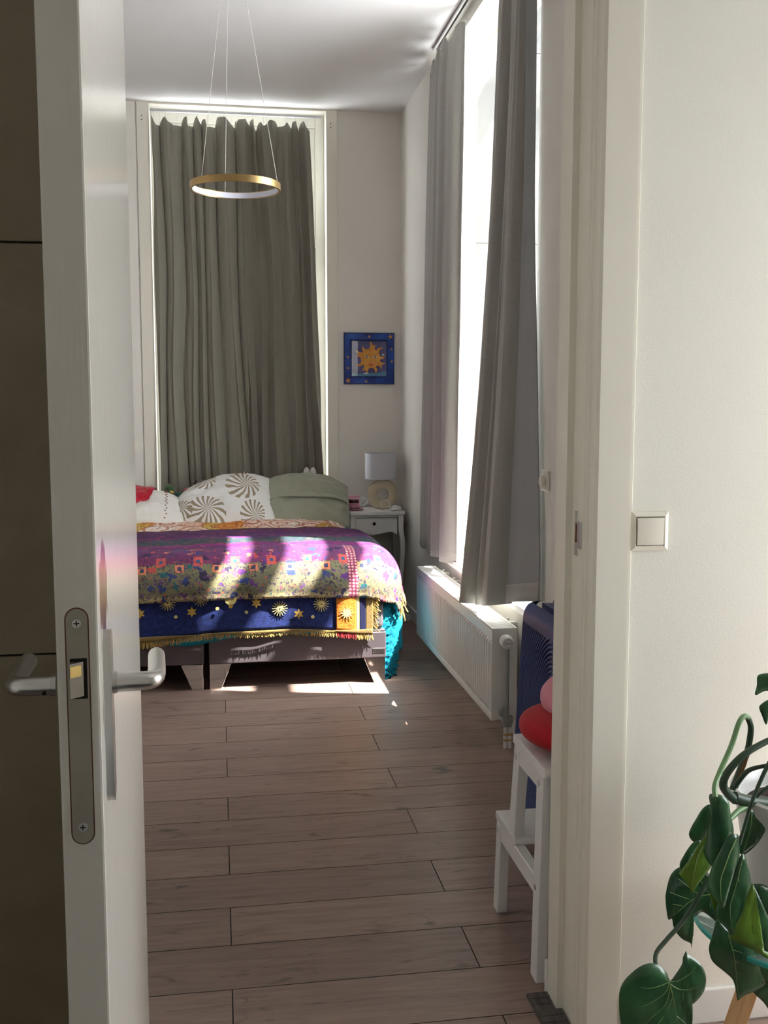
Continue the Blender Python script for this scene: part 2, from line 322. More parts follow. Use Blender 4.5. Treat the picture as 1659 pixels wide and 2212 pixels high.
def smoothpath(pts, n=8):
    pts = [Vector(p) for p in pts]; out = []
    for i in range(len(pts)-1):
        p0 = pts[max(i-1, 0)]; p1 = pts[i]; p2 = pts[i+1]; p3 = pts[min(i+2, len(pts)-1)]
        for j in range(n):
            t = j/n
            out.append(.5*((2*p1)+(-p0+p2)*t+(2*p0-5*p1+4*p2-p3)*t*t+(-p0+3*p1-3*p2+p3)*t**3))
    return out+[pts[-1]]
def tube(bm, pts, r, seg=8, cap=True):
    pts = [Vector(p) for p in pts]; n = len(pts); rings = []; up = Vector((0, 0, 1))
    for i, p in enumerate(pts):
        d = (pts[min(i+1, n-1)]-pts[max(i-1, 0)]).normalized()
        a = d.cross(up)
        if a.length < .05: a = d.cross(Vector((1, 0, 0)))
        a.normalize(); b = a.cross(d).normalized(); up = b
        rr = r(i/(n-1)) if callable(r) else r
        rings.append([bm.verts.new(p+(a*math.cos(2*PI*k/seg)+b*math.sin(2*PI*k/seg))*rr) for k in range(seg)])
    for i in range(n-1):
        for k in range(seg): bm.faces.new((rings[i][k], rings[i][(k+1) % seg], rings[i+1][(k+1) % seg], rings[i+1][k]))
    if cap: bm.faces.new(rings[0][::-1]); bm.faces.new(rings[-1])
    return bm
def lathe(bm, prof, c=(0, 0, 0), seg=32, mtx=None, cap=True):
    t = bmesh.new(); rings = []
    for r, z in prof: rings.append([t.verts.new((r*math.cos(2*PI*k/seg), r*math.sin(2*PI*k/seg), z)) for k in range(seg)])
    for i in range(len(prof)-1):
        for k in range(seg): t.faces.new((rings[i][k], rings[i][(k+1) % seg], rings[i+1][(k+1) % seg], rings[i+1][k]))
    if cap: t.faces.new(rings[0][::-1]); t.faces.new(rings[-1])
    bmesh.ops.remove_doubles(t, verts=t.verts[:], dist=1e-6)
    t.transform(Matrix.Translation(c) @ (mtx or Matrix.Identity(4))); return merge(bm, t)
def prism(bm, poly, f0, f1):
    """polygon of 2-D points; f0/f1 place a point on the two end faces"""
    a = [bm.verts.new(f0(p)) for p in poly]; b = [bm.verts.new(f1(p)) for p in poly]; n = len(poly)
    bm.faces.new(a); bm.faces.new(b[::-1])
    for i in range(n): bm.faces.new((a[i], b[i], b[(i+1) % n], a[(i+1) % n]))
    return bm
def grid(bm, f, nu, nv, uvf=None, close_u=False):
    """surface f(u,v), u,v in 0..1, with UVs"""
    vs = [[bm.verts.new(f(i/nu, j/nv)) for i in range(nu+(0 if close_u else 1))] for j in range(nv+1)]
    uvl = bm.loops.layers.uv.verify(); m = len(vs[0])
    for j in range(nv):
        for i in range(nu):
            ii = (i+1) % m
            fc = bm.faces.new((vs[j][i], vs[j][ii], vs[j+1][ii], vs[j+1][i]))
            if uvf:
                for l, (a, b) in zip(fc.loops, ((i, j), (i+1, j), (i+1, j+1), (i, j+1))): l[uvl].uv = uvf(a/nu, b/nv)
    KEEP.add(id(bm))
    return vs
def solidify(o, t, off=0):
    m = o.modifiers.new('thickness', 'SOLIDIFY'); m.thickness = t; m.offset = off; return o
def nz(x, y=0, z=0): return noise.noise(Vector((x, y, z)))
def lerp(a, b, t): return a+(b-a)*t
def sstep(a, b, x):
    t = min(1, max(0, (x-a)/(b-a))); return t*t*(3-2*t)
# ================================================================== ROOM SHELL
CEIL = 3.09; XR = 1.147; XL = -1.75; YF = 6.486; YN = 2.075; YH = 1.93
HX0, HX1, HY0 = -1.1, 2.6, -1.6     # hallway extents
bm = BM(); box(bm, XL-.25, HX1, HY0, 6.9, -.12, -.0085); floor = struct('floor', bm, M['floor_base'])
# planks: rows run across the room, every joint line half a plank further
PITCH, PL, Y0 = .19025, 1.142, 2.207
pm = None
def plank(x0, x1, y):
    global pm
    full = abs((x1-x0)-PL) < 1e-4
    if full and pm is not None: me = pm
    else:
        b = BM(); box(b, -(x1-x0)/2+.0006, (x1-x0)/2-.0006, -PITCH/2+.0006, PITCH/2-.0006, -.0082, 0)
        bmesh.ops.bevel(b, geom=[e for e in b.edges if all(v.co.z > -.001 for v in e.verts)], offset=.0009, segments=1, affect='EDGES')
        b.normal_update()
        for f in b.faces: f.material_index = 0 if abs(f.normal.z) > .95 else 1
        me = bpy.data.meshes.new('plank'); b.to_mesh(me); b.free(); me.materials.append(M['plank']); me.materials.append(M['plankedge'])
        if full: pm = me
    o = bpy.data.objects.new('plank', me); COL.objects.link(o); o.parent = floor
    o.location = Vector(((x0+x1)/2, y, 0))-ORG[floor]
for r in range(-7, 23):
    y = Y0+PITCH*(r+.5); par = r % 2
    xs = .009 if r % 2 == 1 else .581
    lo, hi = (XL, XR) if y > 2.1 else (HX0+.02, 2.2)
    x = xs-PL*6
    while x < hi:
        a, b_ = max(x, lo), min(x+PL, hi)
        if b_-a > .06: plank(a, b_, y)
        x += PL
# walls with openings built from slabs
WY0, WY1, WZ0, WZ1 = 3.655, 5.60, .53, 3.02     # side window opening
T = .26
bm = BM()
box(bm, XR, XR+T, YN-.015, WY0, 0, CEIL); box(bm, XR, XR+T, WY1, YF+.3, 0, CEIL); box(bm, XR, XR+T, WY0, WY1, 0, WZ0); box(bm, XR, XR+T, WY0, WY1, WZ1, CEIL)
struct('wall_right', bm, M['wall'])
FX0, FX1, FZ0, FZ1 = -.379, .679, .60, 3.085    # far window opening
bm = BM()
box(bm, XL-.25, FX0, YF, YF+.3, 0, CEIL); box(bm, FX1, XR+T, YF, YF+.3, 0, CEIL); box(bm, FX0, FX1, YF, YF+.3, 0, FZ0); box(bm, FX0, FX1, YF, YF+.3, FZ1, CEIL+.01)
struct('wall_back', bm, M['wall'])
bm = BM(); box(bm, XL-.25, XL, YN-.1, YF+.3, 0, CEIL); struct('wall_left', bm, M['wall'])
bm = BM(); box(bm, XL-.25, XR+T, YN-.02, YF+.3, CEIL, CEIL+.15); struct('ceiling', bm, M['ceil'])
# dividing wall with the doorway: room side slab, hall side wallpapered slab
DX0, DX1, DZ = -.155, .715, 2.36
bm = BM(); box(bm, XL-.25, DX0-.05, YH+.06, YN, 0, CEIL); box(bm, DX1+.035, XR+T, YH+.06, YN, 0, CEIL); box(bm, DX0-.05, DX1+.035, YH+.06, YN, DZ+.05, CEIL); struct('wall_front', bm, M['wall'])
bm = BM(); box(bm, DX1+.035, HX1, YH, YH+.06, 0, 2.75); struct('wall_hall_right', bm, M['paper'])
bm = BM(); box(bm, HX0, DX0-.05, YH, YH+.06, 0, 2.75); box(bm, DX0-.05, DX1+.035, YH, YH+.06, DZ+.05, 2.75); struct('wall_hall_left', bm, M['tileg'])
hw = bpy.data.objects['wall_hall_left']
zj = [0.0, .112, .851, 1.590, 2.329, 2.745]
for i in range(5):
    for x0, x1 in ((-1.095, -.70), (-.697, -.225)):
        b = BM(); box(b, x0, x1, YH-.009, YH+.001, zj[i]+.0018, zj[i+1]-.0018, .0012, 1); link_mesh('tile', b, M['tile'], hw)
# hallway: outer left and rear walls, ceiling, and on the right a wall with the hall's own window
HX = 2.2
bm = BM(); box(bm, HX0-.1, HX0, HY0, YH+.06, 0, 2.75); struct('wall_hall_outer', bm, M['wall'])
bm = BM(); box(bm, HX0-.1, HX+.25, HY0, YH+.06, 2.75, 2.85); struct('ceiling_hall', bm, M['ceil'])
bm = BM(); box(bm, HX0-.1, HX+.25, HY0-.1, HY0, 0, 2.75); struct('wall_hall_rear', bm, M['wall'])
bm = BM(); box(bm, HX, HX+.2, HY0, .92, 0, 2.75); box(bm, HX, HX+.2, 1.66, YH+.06, 0, 2.75); box(bm, HX, HX+.2, .92, 1.66, 0, .45); box(bm, HX, HX+.2, .92, 1.66, 1.98, 2.75); struct('wall_hall_window_side', bm, M['wall'])
# skirting boards
def skirt(name, x0, x1, y0, y1, h=.07):
    b = BM(); box(b, x0, x1, y0, y1, 0, h, .003, 2); struct(name, b, M['wallbase'])
skirt('baseboard_right', XR-.013, XR, YN+.014, YF-.014)
skirt('baseboard_back', XL, XR-.014, YF-.013, YF)
skirt('baseboard_front', DX1-.018, XR-.014, YN, YN+.014, .078)
skirt('baseboard_left', XL, XL+.013, YN+.014, YF-.014)
skirt('baseboard_hall', .808, 2.2, YH-.011, YH, .076)
# door frame: right jamb profile in plan (x, y), left jamb mirrored, head on top
prof = [(.700, 2.075), (.700, 2.010), (.7145, 2.010), (.7145, 1.950), (.7185, 1.947), (.7185, 1.940), (.7230, 1.937), (.7255, 1.930), (.7265, 1.921), (.7320, 1.915), (.7975, 1.915), (.7985, 1.930), (.750, 1.930), (.750, 2.075)]
bm = BM(); prism(bm, prof, lambda p: (p[0], p[1], 0), lambda p: (p[0], p[1], DZ)); fr = struct('trim_1', bm, M['trim']); tag(fr, 'painted door frame with stepped moulding right of the open door')
b = BM(); box(b, .8002, .8075, YH-.006, YH, 0, 2.4, .001, 1); link_mesh('edge_bead', b, M['trim'], fr)
cx_ = (DX0+.7145)/2
bm = BM(); prism(bm, [(-.168-(x-.700), y) for x, y in prof], lambda p: (p[0], p[1], 0), lambda p: (p[0], p[1], DZ)); struct('trim_2', bm, M['trim'])
bm = BM(); box(bm, -.20, .75, 1.915, 2.075, DZ, DZ+.05); struct('trim_3', bm, M['trim'])
# strike plate let into the right jamb
sp_ = thing('strike_plate', 'steel strike plate screwed to the door frame left of the light switch', 'strike plate', (.7145, 1.985, 1.045))
b = BM(); box(b, .7128, .7148, 1.974, 1.994, 1.000, 1.092, .0006, 1); box(b, .7118, .7148, 1.953, 1.976, 1.016, 1.072, .0015, 2); link_mesh('plate', b, M['plate_d'] if 'plate_d' in M else M['steel'], sp_)
b = BM(); box(b, .7120, .7132, 1.979, 1.986, 1.028, 1.066); link_mesh('latch_hole', b, paint('rust_brown', sr(110, 52, 30), .8, .3, 60), sp_)
for z in (1.008, 1.085):
    b = BM(); cyl(b, (.7122, 1.984, z), (.7135, 1.984, z), .0042, .0042, 12); link_mesh('screw', b, M['steel'], sp_)
# threshold remnant beside the jamb
b = BM()
for i in range(6): box(b, .652+.0001*i, .712, 1.945+.022*i, 1.966+.022*i, 0, .006+.0012*(i % 3), .001, 1)
tag(link_mesh('threshold_strip', b, M['strip']), 'short dark weathered wood threshold strip at the foot of the right door jamb', 'threshold')
# ------------------------------------------------------------------ the open door
DW, DT, DH = .885, .043, 2.33
door = bpy.data.objects.new('door_1', None)
hinge = Vector((-.1555, 1.968, 0)); ang = math.atan2(1.08-1.965, -.1272+.1555)
DM = Matrix.Translation(hinge) @ Matrix.Rotation(ang, 4, 'Z')
bm = BM(); box(bm, 0, DW, -DT, 0, .006, DH, .0025, 2)
me = bpy.data.meshes.new('door_1'); bm.to_mesh(me); bm.free(); me.materials.append(M['door'])
door = bpy.data.objects.new('door_1', me); COL.objects.link(door); door.matrix_world = DM; tag(door, 'white gloss paint door standing open, paint chipped by the lock', None, None, 'structure')
def dpart(name, b, mat, smooth=True, parent=None):
    me = bpy.data.meshes.new(name); bmesh.ops.recalc_face_normals(b, faces=b.faces[:]); b.to_mesh(me); b.free(); me.materials.append(mat)
    for p in me.polygons: p.use_smooth = smooth
    if smooth: me.set_sharp_from_angle(angle=math.radians(40))
    o = bpy.data.objects.new(name, me); COL.objects.link(o); o.parent = parent or door; return o
def stadium(hw_, z0, z1, n=10):
    return [(hw_*math.cos(PI*k/n), z1-hw_+hw_*math.sin(PI*k/n)) for k in range(n+1)]+[(hw_*math.cos(PI+PI*k/n), z0+hw_+hw_*math.sin(PI+PI*k/n)) for k in range(n+1)]
yc = -.0215
b = BM(); prism(b, stadium(.0108, .846, 1.098), lambda p: (DW-.001, yc+p[0], p[1]), lambda p: (DW+.0012, yc+p[0], p[1])); fp = dpart('lock_plate', b, M['plate'], False); fp['label'] = 'narrow grey lock plate with rounded ends'
b = BM(); prism(b, stadium(.0122, .8445, 1.0995), lambda p: (DW-.001, yc+p[0], p[1]), lambda p: (DW+.0002, yc+p[0], p[1])); dpart('plate_recess', b, paint('brown_recess', sr(96, 64, 54), .8, .2, 60), False)
for z in (1.083, .864):
    b = BM(); cyl(b, (DW+.001, yc, z), (DW+.0024, yc, z), .0052, .0046, 16)
    sc_ = dpart('screw', b, M['steel'])
    b = BM(); box(b, DW+.0022, DW+.0027, yc-.003, yc+.003, z-.0006, z+.0006); box(b, DW+.0022, DW+.0027, yc-.0006, yc+.0006, z-.003, z+.003); dpart('screw_slot', b, M['dark'], False, sc_)
b = BM(); box(b, DW-.001, DW+.0016, yc-.0078, yc+.0092, 1.003, 1.046); dpart('latch_hole', b, M['dark'], False)
b = BM(); prism(b, [(-.0072, .0125), (.0055, .002), (.0055, -.002), (-.0072, -.002)], lambda p: (DW+p[1], yc+p[0], 1.006), lambda p: (DW+p[1], yc+p[0], 1.0425)); lb_ = dpart('latch_bolt', b, M['latch'], False)
b = BM(); prism(b, [(-.0066, .0128), (.0035, .0043), (.0035, .0030), (-.0066, .0110)], lambda p: (DW+p[1], yc+p[0], 1.028), lambda p: (DW+p[1], yc+p[0], 1.0395)); dpart('worn_brass_patch', b, M['brass'], False, lb_)
for side in (1, -1):
    yb = 0 if side == 1 else -DT; xo = DW-.062
    b = BM(); prism(b, stadium(.0165, .868, 1.062), lambda p: (xo+p[0], yb, p[1]), lambda p: (xo+p[0]*.97, yb+side*(.0085 if side == 1 else .003), p[1])); bp_ = dpart('back_plate', b, M['alu'])
    b = BM(); cyl(b, (xo, yb+side*.008, 1.002), (xo, yb+side*.014, 1.002), .0125, .0118, 24); dpart('collar', b, M['steel'], True, bp_)
    b = BM(); L = smoothpath([(xo, yb+side*.010, 1.002), (xo, yb+side*.034, 1.002), (xo-.002, yb+side*.048, 1.002), (xo-.014, yb+side*.0545, 1.002), (xo-.045, yb+side*.055, 1.002), (xo-.112, yb+side*.053, 1.003)], 7)
    tube(b, L, lambda t: .0108-.0012*t if t < .6 else .0101, 14); dpart('lever', b, M['alu'], True, bp_)['label'] = 'satin aluminium lever handle'
b = BM(); cyl(b, (DW-.0515, -DT-.020, .9965), (DW-.0495, -DT-.020, .9965), .0022, .0022, 10); dpart('set_screw', b, M['dark'])
for z in (.25, 1.15, 2.05):
    b = BM(); cyl(b, (-.004, -DT-.004, z-.045), (-.004, -DT-.004, z+.045), .0065, .0065, 14); dpart('hinge', b, M['steel'])
# ------------------------------------------------------------------ light switch in the hall
sw = thing('light_switch', 'cream square rocker switch on the textured hall wall right of the door frame', 'switch', (.845, YH, 1.055))
bm = BM()
o_, i_ = .0395, .029
for a, b_ in (((-o_, -o_), (o_, -o_)), ((o_, -o_), (o_, o_)), ((o_, o_), (-o_, o_)), ((-o_, o_), (-o_, -o_))):
    sc2 = i_/o_
    q = [bm.verts.new((.845+p[0]*s_, YH-d, 1.055+p[1]*s_)) for p, s_, d in ((a, 1, 0), (b_, 1, 0), (b_, .985, .006), (a, .985, .006), (b_, sc2*1.06, .0105), (a, sc2*1.06, .0105), (b_, sc2, .0085), (a, sc2, .0085), (b_, sc2, 0), (a, sc2, 0))]
    for f in ((0, 1, 2, 3), (3, 2, 4, 5), (5, 4, 6, 7), (7, 6, 8, 9)): bm.faces.new([q[t] for t in f])
bmesh.ops.remove_doubles(bm, verts=bm.verts[:], dist=1e-5); link_mesh('surround', bm, M['plastic'], sw)
b = BM(); box(b, .845-.0275, .845+.0275, YH-.012, YH, 1.055-.0275, 1.055+.0275, .0012, 2, Matrix.Translation((.845, YH-.006, 1.055)) @ Matrix.Rotation(.04, 4, 'X') @ Matrix.Translation((-.845, -YH+.006, -1.055))); link_mesh('rocker', b, M['plastic'], sw, True)
# switch on the far wall beside the window
s2 = thing('light_switch', 'small cream switch on the back wall left of the charcoal curtains', 'switch', (-.522, YF, 1.037))
b = BM(); box(b, -.558, -.486, YF-.010, YF, 1.001, 1.073, .003, 2); link_mesh('surround', b, M['plastic'], s2, True)
b = BM(); box(b, -.547, -.497, YF-.014, YF-.006, 1.012, 1.062, .0015, 2); link_mesh('rocker', b, M['plastic'], s2, True)
# dial control on the right wall
dl = thing('dimmer_switch', 'white rounded dimmer with an oval dial on the right wall beside the curtain', 'switch', (XR, 3.50, 1.035))
b = BM(); box(b, XR-.010, XR, 3.466, 3.538, .998, 1.072, .004, 3); link_mesh('plate', b, M['plastic'], dl, True)
b = BM(); cyl(b, (XR-.009, 3.503, 1.033), (XR-.024, 3.503, 1.033), .024, .021, 28); link_mesh('dial', b, M['plastic'], dl, True)
# ------------------------------------------------------------------ windows
w1 = thing('window_1', 'tall white window behind the charcoal curtains', None, (.15, YF+.16, FZ0)); w1['kind'] = 'structure'
b = BM(); y0, y1 = YF+.12, YF+.20
for q in ((FX0, FX0+.055, FZ0, FZ1), (FX1-.055, FX1, FZ0, FZ1), (FX0+.055, FX1-.055, FZ0, FZ0+.06), (FX0+.055, FX1-.055, FZ1-.075, FZ1)): box(b, q[0], q[1], y0, y1, q[2], q[3], .004, 2)
link_mesh('window_frame', b, M['frame'], w1)
b = BM(); box(b, FX0+.055, FX1-.055, y0-.008, y1, 2.275, 2.335, .005, 2); link_mesh('transom', b, M['frame'], w1)
def sash(x0, x1, z0, z1, nm, rr):
    b = BM(); box(b, x0, x0+rr, y0+.012, y1-.01, z0, z1, .006, 2); box(b, x1-rr, x1, y0+.012, y1-.01, z0, z1, .006, 2); box(b, x0+rr, x1-rr, y0+.012, y1-.01, z0, z0+rr, .006, 2); box(b, x0+rr, x1-rr, y0+.012, y1-.01, z1-rr, z1, .006, 2)
    o = link_mesh('sash', b, M['frame'], w1)
    b = BM(); box(b, x0+rr-.01, x1-rr+.01, y0+.036, y0+.042, z0+rr-.01, z1-rr+.01); link_mesh('pane', b, M['glass'], o)
    b = BM()
    for q in ((x0+rr, x0+rr+.006, z0+rr, z1-rr), (x1-rr-.006, x1-rr, z0+rr, z1-rr), (x0+rr, x1-rr, z1-rr-.006, z1-rr)): box(b, q[0], q[1], y0+.03, y0+.036, q[2], q[3])
    link_mesh('gasket', b, M['blackm'], o)
sash(FX0+.055, FX1-.055, 2.335, FZ1-.075, 'top', .05); sash(FX0+.055, FX1-.055, FZ0+.06, 2.275, 'low', .075)
b = BM()
for q in ((FX0-.074, FX0, FZ0-.05, CEIL), (FX1, FX1+.068, FZ0-.05, CEIL), (FX0, FX1, FZ1-.004, CEIL)): box(b, q[0], q[1], YF-.012, YF+.004, q[2], q[3], .0015, 1)
arch = link_mesh('architrave', b, M['trim'], w1)
b = BM()
for x in (FX0-.044, FX1+.028):
    for dz in (0, .022): cyl(b, (x, YF-.0125, 2.985+dz), (x, YF-.0118, 2.985+dz), .0035, .0035, 8)
link_mesh('screw_hole', b, M['dark'], arch)
b = BM(); box(b, FX0-.02, FX1+.02, YF-.03, YF+.13, FZ0-.03, FZ0, .004, 2); link_mesh('sill', b, M['frame'], w1)
# side window
w2 = thing('window_2', 'tall side window between the two grey linen curtains', None, (XR+.2, (WY0+WY1)/2, WZ0)); w2['kind'] = 'structure'
x0, x1 = XR+.15, XR+.215; b = BM()
for q in ((WY0, WY0+.06, WZ0, WZ1), (WY1-.06, WY1, WZ0, WZ1), (WY0+.06, WY1-.06, WZ0, WZ0+.06), (WY0+.06, WY1-.06, WZ1-.06, WZ1)): box(b, x0, x1, q[0], q[1], q[2], q[3], .004, 2)
link_mesh('window_frame', b, M['frame'], w2)
b = BM(); box(b, x0+.03, x0+.036, WY0+.05, WY1-.05, WZ0+.05, WZ1-.05); link_mesh('pane', b, M['glass'], w2)
b = BM(); box(b, XR-.025, x0+.01, WY0-.03, WY1+.03, WZ0-.025, WZ0+.004, .004, 2); link_mesh('sill', b, M['frame'], w2)
# outside: neighbouring annex wall that closes the view, and the slatted pergola that stripes the sun
ax = thing('neighbouring_annex', 'sunlit white rendered building seen outside through the gap between grey curtains', 'building', (2.1, 6.6, 0))
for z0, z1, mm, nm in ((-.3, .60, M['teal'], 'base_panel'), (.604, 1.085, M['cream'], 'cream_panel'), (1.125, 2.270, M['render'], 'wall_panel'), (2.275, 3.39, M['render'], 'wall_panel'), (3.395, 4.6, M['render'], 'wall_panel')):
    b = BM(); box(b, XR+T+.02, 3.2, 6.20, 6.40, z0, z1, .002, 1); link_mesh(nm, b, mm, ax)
b = BM(); box(b, XR+T+.02, 3.2, 6.17, 6.40, 1.085, 1.125, .004, 1); link_mesh('ochre_ledge', b, M['orange'], ax)
bm = BM()
for za, zb in ((2.99, 3.22), (3.63, 3.84)): box(bm, 1.97, 2.03, 2.3, 6.16, za, zb, .006, 1)
struct('pergola_beams', bm, M['beam'])  # unseen pergola beams outside, placed so their shadows stripe the bed and floor
# ------------------------------------------------------------------ curtains
def path_at(pts, t):
    L = [0]
    for a, b in zip(pts, pts[1:]): L.append(L[-1]+math.hypot(b[0]-a[0], b[1]-a[1]))
    s = t*L[-1]
    for i in range(len(pts)-1):
        if s <= L[i+1] or i == len(pts)-2:
            f = (s-L[i])/(L[i+1]-L[i]); return Vector((lerp(pts[i][0], pts[i+1][0], f), lerp(pts[i][1], pts[i+1][1], f)))
def curtain(name, mat, top, bot, ztop, zbot, n, amp, seed=0, parent=None, label=None, group=None, nu=170, nv=44, head=.03, width=1.0, pinch=.75, ez=.85, irr=.10, sq=1.0, bumps=None):
    def wave(u, v):
        q = u*n+.22*math.sin(2*PI*u*1.7+seed)+irr*nz(u*5, v*2.2, seed)
        return q
    def f(u, v):
        e = v**ez
        p = path_at(top, u).lerp(path_at(bot, u), e)
        t = (path_at(top, min(1, u+.01))-path_at(top, max(0, u-.01))).lerp(path_at(bot, min(1, u+.01))-path_at(bot, max(0, u-.01)), e).normalized()
        nn = Vector((t.y, -t.x)); q = wave(u, v)
        a = amp*(.62+.38*v+.35*nz(u*6, seed, 3))*lerp(pinch, 1, sstep(0, .12, v))
        s_ = math.sin(2*PI*q); s_ = math.copysign(abs(s_)**sq, s_); off = a*(s_+.25*math.sin(4*PI*q+seed+v*1.5))+.006*nz(u*30, v*5, seed)
        if bumps:
            uu = min(.9999, max(0, u+.012*math.sin(v*5+seed)+.02*nz(v*2.5, seed, 1)*math.sin(PI*u))); off = 0
            for b0, b1, h_ in bumps:
                if b0 <= uu < b1:
                    tt = (uu-b0)/(b1-b0); off = h_*math.sin(PI*tt)**.65*(.8+.2*v)*lerp(.7, 1, sstep(0, .10, v))+.10*h_*math.sin(3*PI*tt+v*2)
            off += .004*nz(u*24, v*4, seed); p = p+nn*off
        else: p = p+nn*off+t*(.30*a*math.sin(4*PI*q))
        zt = ztop(u) if callable(ztop) else ztop; zb = zbot(u) if callable(zbot) else zbot
        zt -= head*max(0, min(1, .5-.5*math.sin(2*PI*q+.6)+1.3*nz(u*7, seed*2)))**1.4*1.0*(1 if v < .2 else 0)*(1-v/.2 if v < .2 else 0)
        return Vector((p.x, p.y, lerp(zt, zb, v)))
    b = BM(); grid(b, f, nu, nv, lambda u, v: (u*width, v*2.5))
    o = link_mesh(name, b, mat, parent, 'all'); solidify(o, .0025)
    if label: tag(o, label, 'curtain', group)
    return o
c1 = thing('curtain', 'left half of the charcoal curtain pair drawn across the back window above the bed', 'curtain', (-.13, 6.45, .64), 'charcoal curtains over the bed')
curtain('cloth', M['curtain_far'], [(-.365, 6.452), (.136, 6.452)], [(-.362, 6.45), (.205, 6.45)], 3.012, .66, 6.2, .030, 1.3, c1, head=.06, irr=.5)
c2 = thing('curtain', 'right half of the charcoal curtain pair, flaring toward the sun picture', 'curtain', (.40, 6.45, .64), 'charcoal curtains over the bed')
curtain('cloth', M['curtain_far'], [(.140, 6.456), (.578, 6.456)], [(.17, 6.458), (.655, 6.452)], 3.006, .66, 5.2, .030, 4.1, c2, head=.06, irr=.5)
rd = thing('curtain_rail', 'slim aluminium rail spanning the back window above the charcoal curtains', 'curtain rail', (.14, 6.50, 3.046))
b = BM(); box(b, FX0+.004, FX1-.028, 6.488, 6.506, 3.040, 3.056, .002, 2); link_mesh('rail', b, M['rail'], rd)
for i in range(15):
    x = lerp(-.35, .56, i/14)+.008*nz(i*3.1)
    b = BM(); tube(b, [(x, 6.492, 3.042), (x, 6.488, 3.02), (x, 6.47, 2.985)], .0018, 5); link_mesh('hook', b, M['plasticw'], rd)
CG = 'grey linen curtains at the side window'
c3 = thing('curtain', 'long grey linen curtain nearer the doorway, its hem hanging over the radiator', 'curtain', (1.10, 3.95, .47), CG)
curtain('cloth', M['curtain'], [(1.117, 4.02), (1.126, 3.68)], [(1.042, 4.345), (1.066, 4.02), (1.106, 3.80)], 3.045, lambda u: .463+.072*u*u, 2.5, .042, 2.2, c3, nu=150, head=.04, width=.9, ez=1.6, bumps=[(0, .10, .012), (.10, .46, .055), (.46, .60, .030), (.60, 1.0, .056)])
def lin(u, v):
    top = Vector((lerp(1.108, 1.128, u), lerp(3.72, 3.645, u))); bot = Vector((lerp(1.093, 1.128, u), lerp(3.815, 3.505, u**1.1)))
    e = sstep(.35, 1, v)*.85+.15*v; p = top.lerp(bot, e); p.x += -.010*math.sin(PI*u)*(1-v)+.004*nz(u*3, v*4)
    return Vector((p.x, p.y, lerp(3.03, lerp(.535, .600, u), v)))
b = BM(); grid(b, lin, 24, 50, lambda u, v: (u*.3, v*2.5)); lo = link_mesh('lining', b, M['lining'], c3, 'all'); solidify(lo, .002); lo['label'] = 'smooth pale grey lining turned outward'
b = BM(); grid(b, lambda u, v: lin(u, .972+.028*v)+Vector((-.0022, -.001, 0)), 24, 3, lambda u, v: (u*.3, v*.1)); lo2 = link_mesh('hem_band', b, M['curtain'], c3, 'all'); solidify(lo2, .0016)
c4 = thing('curtain', 'far grey linen curtain by the room corner with its sunlit leading edge', 'curtain', (1.11, 5.2, .5), CG)
curtain('cloth', M['curtain'], [(1.142, 5.56), (1.108, 5.28), (1.132, 4.73)], [(1.142, 5.80), (1.116, 5.58), (1.137, 4.84)], 3.05, lambda u: lerp(.50, .525, u), 4.6, .036, .4, c4, nu=190, bumps=[(0, .38, .01), (.38, .52, .030), (.52, .70, .045), (.70, .98, .050), (.98, 1.0, .004)], head=.05, width=.9)
r2 = thing('curtain_rail', 'double aluminium rail on the ceiling carrying the grey linen curtains', 'curtain rail', (1.115, 4.4, CEIL))
b = BM(); box(b, 1.098, 1.108, 3.45, 5.30, CEIL-.018, CEIL, .001, 1); box(b, 1.118, 1.128, 3.45, 5.30, CEIL-.018, CEIL, .001, 1); box(b, 1.098, 1.128, 3.45, 5.30, CEIL-.005, CEIL); link_mesh('rail', b, M['rail'], r2)
b = BM(); box(b, 1.109, 1.117, 3.46, 5.29, CEIL-.010, CEIL-.0052); link_mesh('groove', b, M['blackm'], r2)
# ------------------------------------------------------------------ radiator
RA = thing('radiator', 'white panel radiator with vertical ribs below the side window', 'radiator', (1.055, 4.45, .10))
RY0, RY1, RX0, RX1, RZ0, RZ1 = 3.695, 5.20, 1.006, 1.105, .103, .462
b = BM(); box(b, RX0+.012, RX0+.020, RY0+.002, RY1-.002, RZ0, RZ1-.010, .004, 2); box(b, RX1-.014, RX1-.002, RY0+.002, RY1-.002, RZ0, RZ1-.010, .004, 2); link_mesh('panel', b, M['radw'], RA)
b = BM(); n = 44
for i in range(n):
    y = lerp(RY0+.028, RY1-.028, i/(n-1)); w = .0090
    pr_ = [(-w, 0), (-w*.5, -.0125), (w*.5, -.0125), (w, 0)]
    a0 = [b.verts.new((RX0+.0125+p[1], y+p[0], RZ0+.036)) for p in pr_]; a1 = [b.verts.new((RX0+.0125+p[1], y+p[0], RZ1-.062)) for p in pr_]
    for q in range(3): b.faces.new((a0[q], a0[q+1], a1[q+1], a1[q]))
    t0 = [b.verts.new((RX0+.0121, y+s_*w*.5, RZ0+.022)) for s_ in (-1, 1)]; t1 = [b.verts.new((RX0+.0121, y+s_*w*.5, RZ1-.048)) for s_ in (-1, 1)]
    b.faces.new((t0[0], a0[0], a0[1])); b.faces.new((t0[0], a0[1], a0[2], t0[1])); b.faces.new((t0[1], a0[2], a0[3]))
    b.faces.new((t1[0], a1[0], a1[1])); b.faces.new((t1[0], a1[1], a1[2], t1[1])); b.faces.new((t1[1], a1[2], a1[3]))
link_mesh('ribs', b, M['radw'], RA)
b = BM(); box(b, RX0+.001, RX0+.014, RY0+.002, RY1-.002, RZ0, RZ0+.022, .003, 2); box(b, RX0+.001, RX0+.014, RY0+.002, RY1-.002, RZ1-.048, RZ1-.008, .003, 2); link_mesh('front_band', b, M['radw'], RA)
